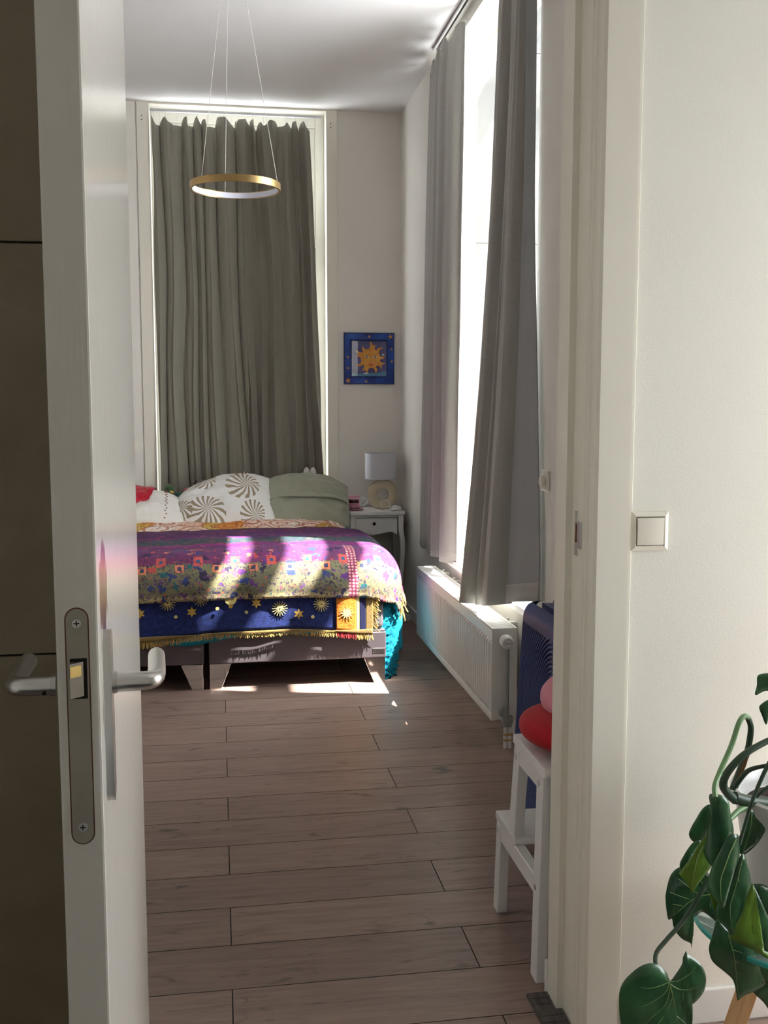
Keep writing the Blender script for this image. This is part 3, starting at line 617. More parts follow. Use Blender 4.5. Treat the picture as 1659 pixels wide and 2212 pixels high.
for y in (RY0, RY1-.004):
    b = BM(); box(b, RX0, RX1, y, y+.004, RZ0+.004, RZ1, .0018, 2); link_mesh('side_panel', b, M['radw'], RA)
b = BM(); box(b, RX0, RX0+.010, RY0, RY1, RZ1-.006, RZ1, .002, 2); box(b, RX1-.008, RX1, RY0, RY1, RZ1-.006, RZ1, .002, 2)
for i in range(150):
    y = lerp(RY0+.01, RY1-.01, i/149); box(b, RX0+.008, RX1-.006, y-.0028, y+.0028, RZ1-.008, RZ1-.003)
for y in (RY0+.37, RY0+.75, RY0+1.13): box(b, RX0+.006, RX1-.004, y-.006, y+.006, RZ1-.008, RZ1-.0005)
link_mesh('top_grille', b, M['radw'], RA)
for y in (RY0+.16, RY1-.4, RY1-.16):
    b = BM(); box(b, RX1-.004, XR-.001, y-.012, y+.012, RZ1-.16, RZ1-.01, .002, 1); cyl(b, (RX1+.008, y, RZ1-.004), (RX1+.008, y, RZ1+.006), .006, .006, 10); link_mesh('bracket', b, M['radw'], RA)
for z in (.425, .135):
    b = BM(); cyl(b, (1.047, RY0+.001, z), (1.047, RY0-.003, z), .021, .021, 24); link_mesh('rosette', b, M['radw'], RA, True)
b = BM(); lathe(b, [(.0135, 0), (.0135, .012), (.016, .013), (.016, .022), (.0125, .023), (.0125, .034)], seg=20, mtx=Matrix.Rotation(PI/2, 4, 'X'), c=(1.047, RY0-.002, .425))
cyl(b, (1.062, RY0-.016, .425), (1.062, RY0-.016, .39), .010, .010, 14); link_mesh('valve_body', b, M['steel'], RA, True)
KM = Matrix.Translation((1.048, RY0-.034, .424)) @ Matrix.Rotation(math.radians(-6), 4, 'Z') @ Matrix.Rotation(PI/2, 4, 'X')
b = BM(); seg = 36; rings = []
for r, z in ((.019, 0), (.0235, .004), (.0255, .014), (.0255, .030), (.0235, .048), (.0205, .055), (.0165, .0565), (.0160, .0555)):
    rings.append([b.verts.new(KM @ Vector(((r-(.0011 if k % 3 == 0 and .003 < z < .05 else 0))*math.cos(2*PI*k/seg), (r-(.0011 if k % 3 == 0 and .003 < z < .05 else 0))*math.sin(2*PI*k/seg), z))) for k in range(seg)])
for i in range(len(rings)-1):
    for q in range(seg): b.faces.new((rings[i][q], rings[i][(q+1) % seg], rings[i+1][(q+1) % seg], rings[i+1][q]))
b.faces.new(rings[0][::-1]); kn = link_mesh('valve_knob', b, M['plasticw'], RA, True)
b = BM(); lathe(b, [(.0166, .0553), (.0166, .0562), (.0155, .0562), (.0155, .0553)], seg=32, mtx=KM, cap=False); link_mesh('dark_ring', b, M['ink'], kn)
b = BM(); lathe(b, [(.0154, .0545), (.0154, .0566), (.0148, .0570)], seg=32, mtx=KM); link_mesh('cap', b, M['plasticw'], kn)
def text_mesh(name, txt, size, mtx, mat, parent, shear=0, ext=.0002):
    cu = bpy.data.curves.new(name, 'FONT'); cu.body = txt; cu.size = size; cu.align_x = 'CENTER'; cu.align_y = 'CENTER'; cu.extrude = ext; cu.shear = shear; cu.resolution_u = 3
    t = bpy.data.objects.new(name, cu); COL.objects.link(t); bpy.context.view_layer.update()
    me = bpy.data.meshes.new_from_object(t.evaluated_get(bpy.context.evaluated_depsgraph_get())); bpy.data.objects.remove(t); bpy.data.curves.remove(cu)
    b = BM(); b.from_mesh(me); bpy.data.meshes.remove(me); b.transform(mtx); KEEP.add(id(b))
    return link_mesh(name, b, mat, parent)
text_mesh('lettering', 'Danfoss', .0082, KM @ Matrix.Translation((0, 0, .0572)) @ Matrix.Rotation(.05, 4, 'Z'), M['ink'], kn, .35)
b = BM(); tube(b, [(1.062, RY0-.016, .40), (1.062, RY0-.016, .15)], .0075, 14); link_mesh('pipe', b, M['pipe'], RA, True)
b = BM(); cyl(b, (1.047, RY0, .135), (1.047, RY0-.022, .135), .0125, .0125, 16); cyl(b, (1.058, RY0-.016, .16), (1.058, RY0-.016, .085), .0135, .0135, 8); cyl(b, (1.072, RY0-.016, .115), (1.072, RY0-.016, .085), .0115, .0115, 8); box(b, 1.045, 1.085, RY0-.027, RY0-.006, .10, .125, .003, 2); link_mesh('lower_valve', b, M['pipe'], RA, True)
for x in (1.057, 1.074):
    b = BM(); cyl(b, (x, RY0-.016, .09), (x, RY0-.016, 0), .0072, .0072, 14); p_ = link_mesh('floor_pipe', b, M['plasticw'], RA, True)
    b = BM(); cyl(b, (x, RY0-.016, .058), (x, RY0-.016, .05), .0076, .0076, 14); cyl(b, (x, RY0-.016, .036), (x, RY0-.016, .028), .0076, .0076, 14); link_mesh('brass_ring', b, M['brass'], p_, True)
# ------------------------------------------------------------------ bed
BY = 4.668
for x0, x1, lab in ((-.062, .758, 'right half of the taupe upholstered box spring base on chrome wedge legs'), (-.905, -.085, 'left half of the taupe upholstered box spring base beside the open door')):
    bs = thing('bed_base', lab, 'bed', ((x0+x1)/2, 5.5, 0), 'box spring bases of the double bed')
    b = BM(); box(b, x0, x1, BY, 6.40, .120, .243, .006, 3); link_mesh('box_spring', b, M['base'], bs)
    b = BM(); box(b, x0+.004, x1-.004, BY+.004, 6.39, .243, .252, .003, 2); link_mesh('piping', b, M['base'], bs)
    for yy in (BY+.002, 6.30):
        for side in (0, 1):
            xa = x0+.002 if side == 0 else x1-.004; sg = 1 if side == 0 else -1
            b = BM(); prism(b, [(xa, .1195), (xa+sg*.100, .1195), (xa+sg*.052, 0), (xa, 0)], lambda p: (p[0], yy, p[1]), lambda p: (p[0], yy+.055, p[1])); bmesh.ops.bevel(b, geom=b.edges[:], offset=.0015, segments=1, affect='EDGES'); link_mesh('leg', b, M['chrome'], bs)
    if x1 > 0:
        b = BM(); box(b, .694, .752, BY-.0018, BY+.001, .143, .166, .0008, 1); lp = link_mesh('label_plate', b, M['steel'], bs); lp['label'] = 'small silver maker plate'
        text_mesh('lettering', 'AVENTIEN', .0105, Matrix.Translation((.723, BY-.0019, .1515)) @ Matrix.Rotation(PI/2, 4, 'X'), M['ink'], lp)
        b = BM(); tube(b, [(.714, BY-.002, .160), (.7185, BY-.002, .1635), (.7225, BY-.002, .159), (.7265, BY-.002, .1635), (.730, BY-.002, .160)], .0009, 5); link_mesh('emblem', b, M['ink'], lp)
b = BM(); box(b, -.90, .750, BY+.012, 6.41, .252, .575, .03, 4); tag(link_mesh('mattress', b, M['mattress'], None, True), 'dark grey mattress on the box springs, almost hidden under blankets', 'mattress')
class Layer:
    def __init__(s, xr, yf, rc, rh, rv, z, amp=.012, k=26, seed=0, flare=.0, zf=None, ampf=None, rhx=None):
        s.__dict__.update(locals()); s.rhx = rhx or rh; s.L = (rh+rv)/2*PI/2
    def __call__(s, x, y, lift=0):
        cx, cy = s.xr-s.rc, s.yf+s.rc; dx, dy = x-cx, cy-y
        if dx > 0 and dy > 0: h = math.hypot(dx, dy); n = Vector((dx/h, -dy/h)); d = h-s.rc
        elif x-s.xr > s.yf-y: n = Vector((1, 0)); d = x-s.xr
        else: n = Vector((0, -1)); d = s.yf-y
        z = s.z + (s.zf(x, y) if s.zf else 0)
        if d <= 0:
            p = Vector((x, y)); zz = z
            return Vector((p.x, p.y, zz+.010*nz(x*5, y*4, s.seed)+.005*nz(x*13, y*9, s.seed)+lift))
        b = Vector((x, y))-n*d; th = min(d/s.L, PI/2*1.0) if False else min(d/s.L*PI/2, PI/2)
        out = lerp(s.rh, s.rhx, n.x*n.x)*math.sin(th); drop = s.rv*(1-math.cos(th)); ex = max(0, d-s.L); drop += ex; out += s.flare*ex
        w = sstep(.04, .30, drop); sp = b.x*n.y*-1+b.y*n.x+math.atan2(n.x, -n.y)*.25
        out += s.amp*(s.ampf(n, x) if s.ampf else 1)*w*(math.sin(sp*s.k+s.seed)+.5*math.sin(sp*s.k*2.3+s.seed*2))
        fade = 1-th/(PI/2)
        zz = z-drop+fade*(.010*nz(x*5, y*4, s.seed)+.005*nz(x*13, y*9, s.seed))
        p = b+n*(out+lift)
        return Vector((p.x, p.y, max(zz, .006)+lift*fade*.7))
def cloth_layer(name, lay, mat, x0, x1, y0, y1, nu, nv, thick, label, cat='blanket', parent=None, yfn=None):
    b = BM()
    def f(u, v):
        x = lerp(x0, x1, u); yy1 = y1+(yfn(x) if yfn else 0); return lay(x, lerp(y0, yy1, v))
    grid(b, f, nu, nv, lambda u, v: (lerp(x0, x1, u), (y0-lerp(y0, y1, v))))
    o = link_mesh(name, b, mat, parent, 'all'); solidify(o, thick, 1)
    if label: tag(o, label, cat)
    return o
# turquoise terry blanket, lowest layer, its corner trailing to the floor
LT = Layer(.665, 4.855, .10, .190, .16, .585, .020, 30, 1.1, .01, ampf=lambda n, x: sstep(.05, .5, n.x))
cloth_layer('terry_blanket', LT, M['terry'], -.92, 1.235, 6.1, 4.405, 150, 110, .006, 'turquoise terry blanket trailing to the floor at the bed corner', yfn=lambda x: -.040*math.exp(-((x+.16)/.17)**2)-.13*sstep(.74, 1.2, x))
# duvet
LD = Layer(.60, 4.9, .12, .16, .14, .598, .008, 20, 2.6, zf=lambda x, y: .05*sstep(5.65, 6.1, y)+.006*math.sin(x*9+y*3))
cloth_layer('duvet', LD, M['duvet'], -.92, .93, 6.22, 5.25, 120, 60, .02, 'orange and white paisley duvet folded below the pillows', 'duvet')
# navy celestial blanket
LB = Layer(.95, 4.842, .02, .196, .165, .606, .004, 14, .7)
FL = LB.L
BE = thing('celestial_blanket', 'navy blanket woven with gold suns and stars, fringed, across the bed foot', 'blanket', (-.1, 4.7, .24))
def bz(z): return LB.yf-(FL+(.606-z)-.165)     # flat y whose hanging height is z
b = BM(); yb_ = bz(.257)
def hemf(x): return .013*math.sin(x*5.2+.4)-.006*math.sin(x*11)+.012*sstep(-.2, .05, x)*(1-sstep(.1, .5, x))
grid(b, lambda u, v: LB(lerp(-.9, .692, u), lerp(5.4, yb_+hemf(lerp(-.9, .692, u)), v)), 150, 60, lambda u, v: (lerp(-.9, .692, u), v*1.2)); o = link_mesh('cloth', b, M['blanket'], BE, 'all'); solidify(o, .006, 1)
def strip(name, x0, x1, z0, z1, mat, lift, nu=16, nv=14):
    b = BM(); ya = bz(z1)
    grid(b, lambda u, v: LB(lerp(x0, x1, u), lerp(ya, bz(z0)+hemf(lerp(x0, x1, u)), v), lift), nu, nv, lambda u, v: (lerp(x0, x1, u), v*(z1-z0))); o = link_mesh(name, b, mat, BE, 'all'); solidify(o, .002, 1); return o
strip('orange_panel', .520, .612, .262, .425, M['orangeweave'], .0075); strip('pale_gold_strip', .612, .628, .262, .425, M['palegold'], .0075, 4); strip('navy_band', .628, .658, .262, .425, M['navyband'], .0075, 6); strip('olive_border', .658, .692, .257, .425, M['olive'], .0075, 6)
strip('gold_hem', -.9, .692, .2560, .2645, M['olive'], .0090, 150, 3)
def motif(name, poly, cx, cz, mat, lift=.0085):
    b = BM(); vs = [b.verts.new(LB(cx+p[0], bz(cz+p[1]), lift)) for p in poly]
    c = b.verts.new(LB(cx, bz(cz), lift))
    for i in range(len(vs)): b.faces.new((vs[i], vs[(i+1) % len(vs)], c))
    KEEP.add(id(b)); o = link_mesh(name, b, mat, BE); solidify(o, .0014, 1); return o
def starpoly(n, R, r, ph=PI/2): return [((R if i % 2 == 0 else r)*math.cos(ph+PI*i/n), (R if i % 2 == 0 else r)*math.sin(ph+PI*i/n)) for i in range(2*n)]
def circ(r, n=14, sx=1): return [(r*sx*math.cos(2*PI*i/n), r*math.sin(2*PI*i/n)) for i in range(n)]
for cx, cz in ((-.240, .416), (-.093, .430), (.262, .374), (.452, .390)):
    motif('sun_motif', starpoly(8, .0225, .010), cx, cz, M['palegold']); motif('sun_eye', circ(.0032, 8), cx, cz, M['navyband'], .010)
    for q in range(16):
        a = 2*PI*q/16; r0, r1 = (.0225 if q % 2 == 0 else .018), .036
        w = .0017; ca, sa = math.cos(a), math.sin(a)
        motif('sun_ray', [(ca*r0-sa*w, sa*r0+ca*w), (ca*r1-sa*w*.7, sa*r1+ca*w*.7), (ca*r1+sa*w*.7, sa*r1-ca*w*.7), (ca*r0+sa*w, sa*r0-ca*w)], cx+0, cz+0, M['palegold'])
for cx, cz in ((-.362, .372), (-.134, .371), (.155, .404), (.348, .346)):
    motif('star_motif', starpoly(6, .0245, .0125), cx, cz, M['goldyarn']); motif('star_eye', circ(.0055, 4), cx, cz, M['palegold'], .010); motif('star_pupil', starpoly(4, .0042, .0016, 0), cx, cz, M['navyband'], .0115)
for cx, cz in ((-.325, .437), (-.205, .351), (-.165, .440), (-.020, .384), (.110, .363), (.412, .332)):
    motif('dot_motif', circ(.0075, 12, 1.1), cx, cz, M['palegold'])
motif('moon_motif', circ(.027), .040, .425, M['palegold']); motif('moon_drop', circ(.010, 10), .040, .393, M['goldyarn'])
motif('gold_sun', starpoly(12, .036, .014), .569, .345, M['palegold'], .0105)
def fringe(name, mat, N_, base, dirf, ln, rad=.0011, parent=None):
    b = BM()
    for i in range(N_):
        u = (i+random.random()*.7)/N_; p = base(u); d = dirf(u)+Vector((random.uniform(-.35, .35), random.uniform(-.18, .10), 0)); L_ = ln*random.uniform(.7, 1.15)
        q = Vector((random.uniform(-.3, .3), random.uniform(-.15, .05), -.3))*L_
        tube(b, [p, p+d*L_*.5, p+d*L_*.9+q*.5], rad, 3, False)
    o = link_mesh(name, b, mat, parent); o['kind'] = 'stuff'; return o
hb = lambda x: LB(x, yb_+hemf(x), .004)
fringe('fringe', M['fringe'], 620, lambda u: hb(lerp(-.9, .52, u)), lambda u: Vector((0, -.06, -1)), .027, parent=BE)
fringe('fringe', M['redyarn'], 45, lambda u: hb(lerp(.52, .61, u)), lambda u: Vector((.1, -.06, -1)), .026, parent=BE)
fringe('fringe', M['fringe'], 50, lambda u: hb(lerp(.61, .692, u)), lambda u: Vector((.2, -.06, -1)), .028, parent=BE)
fringe('fringe', M['fringe'], 60, lambda u: LB(.692, bz(lerp(.262, .42, u)), .005), lambda u: Vector((.9, -.05, -.55)), .030, parent=BE)
# striped floral throw on top
LH = Layer(.722, 4.838, .06, .208, .172, .618, .006, 22, 3.3, rhx=.14, zf=lambda x, y: -.012*sstep(5.3, 5.73, y)+.012*math.exp(-((x-.2)/.6)**2))
TH = thing('woven_throw', 'magenta, teal and cream striped floral throw spread over the bed foot', 'blanket', (0, 5.1, .40))
YB2 = 4.838-(LH.L+.033)
def fx(u): return lerp(-.92, 1.035, u)
def fy(u, v):
    return lerp(5.70+.02*nz(u*4, 5), YB2+.022*sstep(-.1, .7, -fx(u)+.3)*1-.012+.010*math.sin(fx(u)*4)+.085*sstep(.76, 1.03, fx(u)), v)
b = BM(); grid(b, lambda u, v: LH(fx(u), fy(u, v)), 170, 100, lambda u, v: (fx(u), v*1.19)); o = link_mesh('cloth', b, M['throw'], TH, 'all'); solidify(o, .004, 1)
fringe('fringe', M['fringe2'], 110, lambda u: LH(1.035, lerp(5.55, 4.72, u), .003), lambda u: Vector((.12, -.10, -1)), .05, .0016, TH)
fringe('fringe', M['fringe'], 50, lambda u: LH(1.035, lerp(4.78, 4.60, u), .003), lambda u: Vector((.10, -.12, -1)), .05, .0016, TH)
# ------------------------------------------------------------------ pillows
def pillow(name, label, mat, w, h, th, c, rot, seed=0, crease=.012, root=None, nu=48, nv=36, sag=0, dome=.42, tip=0):
    R_ = Matrix.Translation(c) @ rot; b = BM()
    def prof(x, y): 
        a = max(0, 1-abs(x)**2.6); d = max(0, 1-abs(y)**2.6); return (a*d)**.55
    for sgn in (1, -1):
        def f(u, v, sgn=sgn):
            return f0(u, v, sgn)
        def f0(u, v, sgn):
            x, y = u*2-1, v*2-1; pin = 1-dome*abs(x+.15*tip)**2.2*(1 if y > 0 else .25); piny = 1-.08*(1-abs(x)**2)*abs(y)**3
            t = prof(x, y); zz = sgn*th/2*t*(1+.15*nz(x*2+seed, y*2))+crease*nz(x*4+seed, y*4, seed)*(t if t < .5 else .5)*2+crease*.4*nz(x*11+seed, y*7, seed)*t
            return R_ @ Vector((x*w/2*piny, y*h/2*pin-sag*(1-abs(x)**2)*.0, zz))
        vs = grid(b, f, nu, nv, lambda u, v: (u, v))
    bmesh.ops.remove_doubles(b, verts=b.verts[:], dist=.0006); KEEP.discard(id(b))
    o = link_mesh(name, b, mat, root, 'all')
    if label: tag(o, label, 'pillow')
    def top(x, y, lift=.003):
        q = f0((x+1)/2, (y+1)/2, 1); return q+(R_.to_3x3() @ Vector((0, 0, lift)))
    return o, top
E_ = lambda x, y, z: Matrix.Rotation(z, 4, 'Z') @ Matrix.Rotation(x, 4, 'X') @ Matrix.Rotation(y, 4, 'Y')
rad = math.radians
pillow('pillow', 'white pillow printed with curled taupe ferns, middle of the bed head', M['fern'], .57, .42, .19, (.022, 6.10, .722), E_(rad(42), rad(-8), rad(4)), 2, tip=-1.6, dome=.45)
pg = thing('pillow', 'sage green linen pillow at the nightstand side of the bed', 'pillow', (.49, 6.1, .65))
pillow('pillowcase', None, M['sage'], .54, .44, .20, (.495, 6.12, .718), E_(rad(44), rad(2), rad(-3)), 5, .016, pg)
def flap(u, v):
    x = lerp(-.235, .262, u); t = lerp(0, 1, v); pz = lerp(.815, .742, t)+.030*math.cos(x*4.5)-.03*abs(x-.02)+.01*math.sin(u*7+1)*v
    return Vector((.495+x, lerp(6.165, 6.010, t)+.035*(abs(x)/.26)**2.2-.004, pz-.045*(abs(x)/.26)**3))
b = BM(); grid(b, flap, 40, 14, lambda u, v: (u, v*.4)); fl_ = link_mesh('overlap_flap', b, M['sage'], pg, 'all'); solidify(fl_, .004)
pillow('inner_pillow', None, M['whitecloth'], .46, .34, .10, (.515, 6.17, .705), E_(rad(48), rad(0), rad(-3)), 9, .01, pg)
pr_ = thing('pillow', 'cream pillow with a red satin patch, nearest the open door', 'pillow', (-.45, 6.1, .65))
_, ptop = pillow('pillowcase', None, M['whitecloth'], .50, .38, .16, (-.46, 6.08, .700), E_(rad(24), rad(3), rad(2)), 12, .012, pr_)
def patch(u, v):
    x = lerp(-1, .40-.2*(1-v), u); y = lerp(-.25-.35*(1-u)+.10*math.sin(u*7), .90, v)
    return ptop(x, y, .006+.005*abs(math.sin(x*9+y*6)))
b = BM(); grid(b, patch, 30, 20, lambda u, v: (u, v)); o = link_mesh('satin_patch', b, M['satinred'], pr_, 'all'); solidify(o, .004); o['label'] = 'ruched red satin patch'
b = BM()
for i in range(16):
    y = lerp(-.85, .8, i/15); x = .58+.03*(i % 2)
    p = ptop(x, y, .002); sphere(b, p, .004, (1.4, 1, .8), 6, 4)
link_mesh('stitching', b, M['pl_red'], pr_)
# ------------------------------------------------------------------ soft toys peeping over the pillows
def toy(name, label, loc): return thing(name, label, 'soft toy', loc)
t = toy('duck_plush', 'green duck plush with a yellow beak behind the red and cream pillow', (-.30, 6.30, .70))
b = BM(); sphere(b, (-.300, 6.28, .790), .034, (1, 1, .95)); link_mesh('head', b, M['pl_green'], t, True)
b = BM(); sphere(b, (-.285, 6.245, .778), .014, (.8, 1.5, .6), 12, 8, Matrix.Rotation(.5, 4, 'Z')); link_mesh('beak', b, M['pl_yellow'], t, True)
b = BM(); sphere(b, (-0.24, 6.29, 0.6741), 0.055, (1.3, 0.8, 1.857)); link_mesh('body', b, M['pl_teal'], t, True)
b = BM(); sphere(b, (-.309, 6.248, .797), .005); link_mesh('eye', b, M['ink'], t, True)
t = toy('rag_doll', 'small doll in a rose hat behind the fern printed pillow', (-.19, 6.30, .70))
b = BM(); sphere(b, (-.190, 6.29, .765), .030); link_mesh('head', b, M['pl_skin'], t, True)
b = BM(); lathe(b, [(.031, 0), (.032, .012), (.022, .026), (.004, .030)], (-.188, 6.292, .770), 20); link_mesh('hat', b, M['pl_rose'], t, True)
b = BM(); sphere(b, (-0.188, 6.3, 0.6585), 0.03, (1.2, 0.8, 2.883)); link_mesh('body', b, M['pl_rose'], t, True)
t = toy('bear_plush', 'dark brown plush head peeping over the fern pillow', (-.10, 6.31, .70))
b = BM(); sphere(b, (-.098, 6.30, .808), .048, (1.15, .8, .75)); link_mesh('head', b, M['pl_brown'], t, True)
b = BM(); sphere(b, (-.145, 6.30, .832), .014); sphere(b, (-.052, 6.30, .838), .014); link_mesh('ears', b, M['pl_brown'], t, True)
b = BM(); sphere(b, (-0.098, 6.32, 0.6785), 0.05, (1.1, 0.7, 2.13)); link_mesh('body', b, M['pl_brown'], t, True)
t = toy('orange_plush', 'orange plush crown just showing above the fern pillow', (.03, 6.32, .72))
b = BM(); sphere(b, (.035, 6.31, .818), .032, (1.2, .8, .9)); link_mesh('head', b, M['pl_orange'], t, True)
b = BM(); sphere(b, (0.035, 6.33, 0.6835), 0.045, (1.0, 0.6, 2.478)); link_mesh('body', b, M['pl_orange'], t, True)
t = toy('pompom_doll', 'doll with a dark red and white tassel on its cap, above the fern pillow', (.14, 6.33, .74))
b = BM(); sphere(b, (.145, 6.32, .838), .036, (1.2, .8, .8)); link_mesh('cap', b, M['pl_cream'], t, True)
b = BM(); sphere(b, (0.145, 6.335, 0.6935), 0.05, (1.0, 0.6, 2.43)); link_mesh('body', b, M['pl_yellow'], t, True)
for i, mm in enumerate(('pl_red', 'pl_white', 'pl_red', 'pl_white', 'pl_red', 'pl_white', 'pl_red')):
    a = lerp(-1.1, 1.1, i/6); b = BM(); tube(b, [(.147, 6.31, .862), (.147+.018*math.sin(a), 6.305, .866+.016*math.cos(a)), (.147+.034*math.sin(a), 6.30, .862+.028*math.cos(a))], .005, 7); link_mesh('tassel', b, M[mm], t, True)
t = toy('lamb_plush', 'fluffy white plush between the fern and sage pillows', (.33, 6.31, .72))
b = BM(); sphere(b, (.345, 6.28, .806), .044, (1.1, .8, .75))
for q in range(26): sphere(b, (.345+.044*math.sin(q*2.4), 6.275+.02*math.cos(q*3.1), .808+.030*math.cos(q*2.4)), .011, (1, 1, 1), 8, 6)
link_mesh('head', b, M['pl_white'], t, True)
b = BM(); sphere(b, (0.345, 6.3, 0.6785), 0.05, (1.0, 1.0, 2.13)); link_mesh('body', b, M['pl_white'], t, True)
b = BM(); sphere(b, (.355, 6.238, .806), .0035); sphere(b, (.375, 6.240, .812), .0035); link_mesh('eyes', b, M['ink'], t, True)
t = toy('rabbit_plush', 'cream rabbit plush whose two upright ears rise above the sage pillow', (.55, 6.36, .70))
for dx in (-.021, .021):
    b = BM(); sphere(b, (.552+dx, 6.345, .868), .0215, (.95, .7, 2.1), 18, 14, Matrix.Rotation(dx*-2, 4, 'Y')); link_mesh('ear', b, M['pl_white'], t, True)
b = BM(); sphere(b, (.552, 6.345, .800), .052, (1, .7, .9)); link_mesh('head', b, M['pl_white'], t, True)
b = BM(); sphere(b, (0.552, 6.36, 0.6735), 0.06, (1.0, 0.6, 1.692)); link_mesh('body', b, M['pl_white'], t, True)
# ------------------------------------------------------------------ nightstand and what stands on it
NS = thing('nightstand', 'white nightstand with curved legs and one drawer in the room corner', 'nightstand', (.95, 6.3, 0))
NX0, NX1, NY0, NY1, NZ = .785, 1.105, 6.165, 6.465, .650
b = BM(); box(b, NX0-.008, NX1+.012, NY0-.012, NY1, NZ-.024, NZ, .006, 3); link_mesh('top', b, M['white'], NS)
b = BM(); box(b, NX0+.008, NX1-.008, NY0+.020, NY1, NZ-.115, NZ-.024); box(b, NX0+.008, NX1-.008, NY0+.006, NY0+.022, NZ-.040, NZ-.024); link_mesh('carcass', b, M['white'], NS)
dp = [(NX0+.030, NZ-.041), (NX1-.034, NZ-.041), (NX1-.034, NZ-.150), (NX1-.055, NZ-.132), (NX1-.085, NZ-.127), (NX1-.13, NZ-.137), (NX1-.18, NZ-.147), (NX0+.10, NZ-.137), (NX0+.06, NZ-.130), (NX0+.030, NZ-.150)]
b = BM(); prism(b, dp, lambda p: (p[0], NY0+.006, p[1]), lambda p: (p[0], NY0+.022, p[1])); dw = link_mesh('drawer', b, M['white'], NS)
b = BM()
for q in ((NX0+.026, NX1-.030, NZ-.0415, NZ-.039), (NX0+.026, NX0+.0285, NZ-.15, NZ-.041), (NX1-.0325, NX1-.030, NZ-.15, NZ-.041)): box(b, q[0], q[1], NY0+.0045, NY0+.012, q[2], q[3])
link_mesh('drawer_gap', b, M['dark'], dw)
b = BM(); lathe(b, [(.004, 0), (.004, .006), (.0095, .010), (.010, .016), (.007, .021)], (.927, NY0+.006, NZ-.075), 20, Matrix.Rotation(PI/2, 4, 'X')); link_mesh('knob', b, M['blackm'], dw, True)
for x, y, sx, sy in ((NX0+.012, NY0+.012, -1, -1), (NX1-.012, NY0+.012, 1, -1), (NX0+.012, NY1-.014, -1, 1), (NX1-.012, NY1-.014, 1, 1)):
    b = BM(); rings = []
    for z, off, r in ((NZ-.024, 0, .0155), (NZ-.12, .001, .0155), (NZ-.18, .010, .0150), (NZ-.25, .012, .0135), (NZ-.36, .006, .0120), (NZ-.48, -.001, .0110), (NZ-.58, .000, .0105), (.012, .006, .0105), (0, .006, .012)):
        rings.append([b.verts.new((x+sx*off+r*a_, y+sy*off*.6*(1 if sy < 0 else 0)+r*c_, z)) for a_, c_ in ((-1, -1), (1, -1), (1, 1), (-1, 1))])
    for i in range(len(rings)-1):
        for q in range(4): b.faces.new((rings[i][q], rings[i][(q+1) % 4], rings[i+1][(q+1) % 4], rings[i+1][q]))
    b.faces.new(rings[0]); b.faces.new(rings[-1]); bmesh.ops.bevel(b, geom=[e for e in b.edges], offset=.0025, segments=1, affect='EDGES'); link_mesh('leg', b, M['white'], NS, True)
TL_ = thing('table_lamp', 'table lamp with a grey drum shade on a hammered champagne ring base', 'lamp', (1.003, 6.32, NZ))
b = BM(); seg = 48; R0, rh_ = .0965, .034; cr = []
for q in range(12): cr.append((lerp(rh_, R0, .5+.5*math.cos(2*PI*q/12)*(1 if abs(math.cos(2*PI*q/12)) < .9 else .98)), .026*math.copysign(abs(math.sin(2*PI*q/12))**.6, math.sin(2*PI*q/12))))
rings = []
for k_ in range(seg):
    a = 2*PI*k_/seg; rings.append([b.verts.new((1.003+r*math.cos(a), 6.32+y, max(NZ, .7405+r*math.sin(a)))) for r, y in cr])
for k_ in range(seg):
    for q in range(12): b.faces.new((rings[k_][q], rings[k_][(q+1) % 12], rings[(k_+1) % seg][(q+1) % 12], rings[(k_+1) % seg][q]))
link_mesh('ring_base', b, M['champagne'], TL_, True)
b = BM(); cyl(b, (1.003, 6.32, .833), (1.003, 6.32, .862), .010, .010, 14); link_mesh('neck', b, M['champagne'], TL_, True)
b = BM(); lathe(b, [(.1005, .838), (.1000, .998), (.0985, .998), (.0990, .838), (.1005, .838)], (.995, 6.32, 0), 48, None, False); link_mesh('shade', b, M['shade'], TL_, True)
CK = thing('alarm_clock', 'pink and white teacup shaped alarm clock on the nightstand', 'clock', (.808, 6.27, NZ))
b = BM(); lathe(b, [(.030, 0), (.062, .004), (.064, .009), (.050, .008)], (.812, 6.27, NZ), 32); link_mesh('saucer', b, M['pinkpl'], CK, True)
b = BM(); lathe(b, [(.028, .008), (.040, .014), (.051, .040), (.0525, .078), (.050, .080)], (.812, 6.27, NZ), 32); link_mesh('cup', b, M['plasticw'], CK, True)
b = BM(); lathe(b, [(.047, .079), (.044, .086), (.02, .090), (.001, .091)], (.812, 6.27, NZ), 28); link_mesh('pink_lid', b, M['pinkpl'], CK, True)
b = BM(); grid(b, lambda u, v: Vector((.812+.054*math.sin(lerp(-1.2, .62, u)), 6.27-.054*math.cos(lerp(-1.2, .62, u)), NZ+lerp(.018+.006*math.sin(u*18), .074, v)))-Vector((0, 0, 0)), 24, 6); o = link_mesh('pink_front', b, M['pinkpl'], CK, 'all'); solidify(o, .003, 1)
b = BM(); grid(b, lambda u, v: Vector((.812+.0565*math.sin(lerp(-.85, .5, u)), 6.27-.0565*math.cos(lerp(-.85, .5, u)), NZ+lerp(.050, .068, v))), 14, 2); o = link_mesh('display', b, M['display'], CK, 'all'); solidify(o, .002, 1)
b = BM(); tube(b, smoothpath([(.858, 6.268, NZ+.070), (.885, 6.265, NZ+.072), (.897, 6.264, NZ+.052), (.883, 6.265, NZ+.030), (.855, 6.268, NZ+.026)]), .0062, 10); link_mesh('handle', b, M['plasticw'], CK, True)
CH = thing('charging_cable', 'white charging cable looped in front of the champagne lamp ring', 'cable', (1.0, 6.20, NZ))
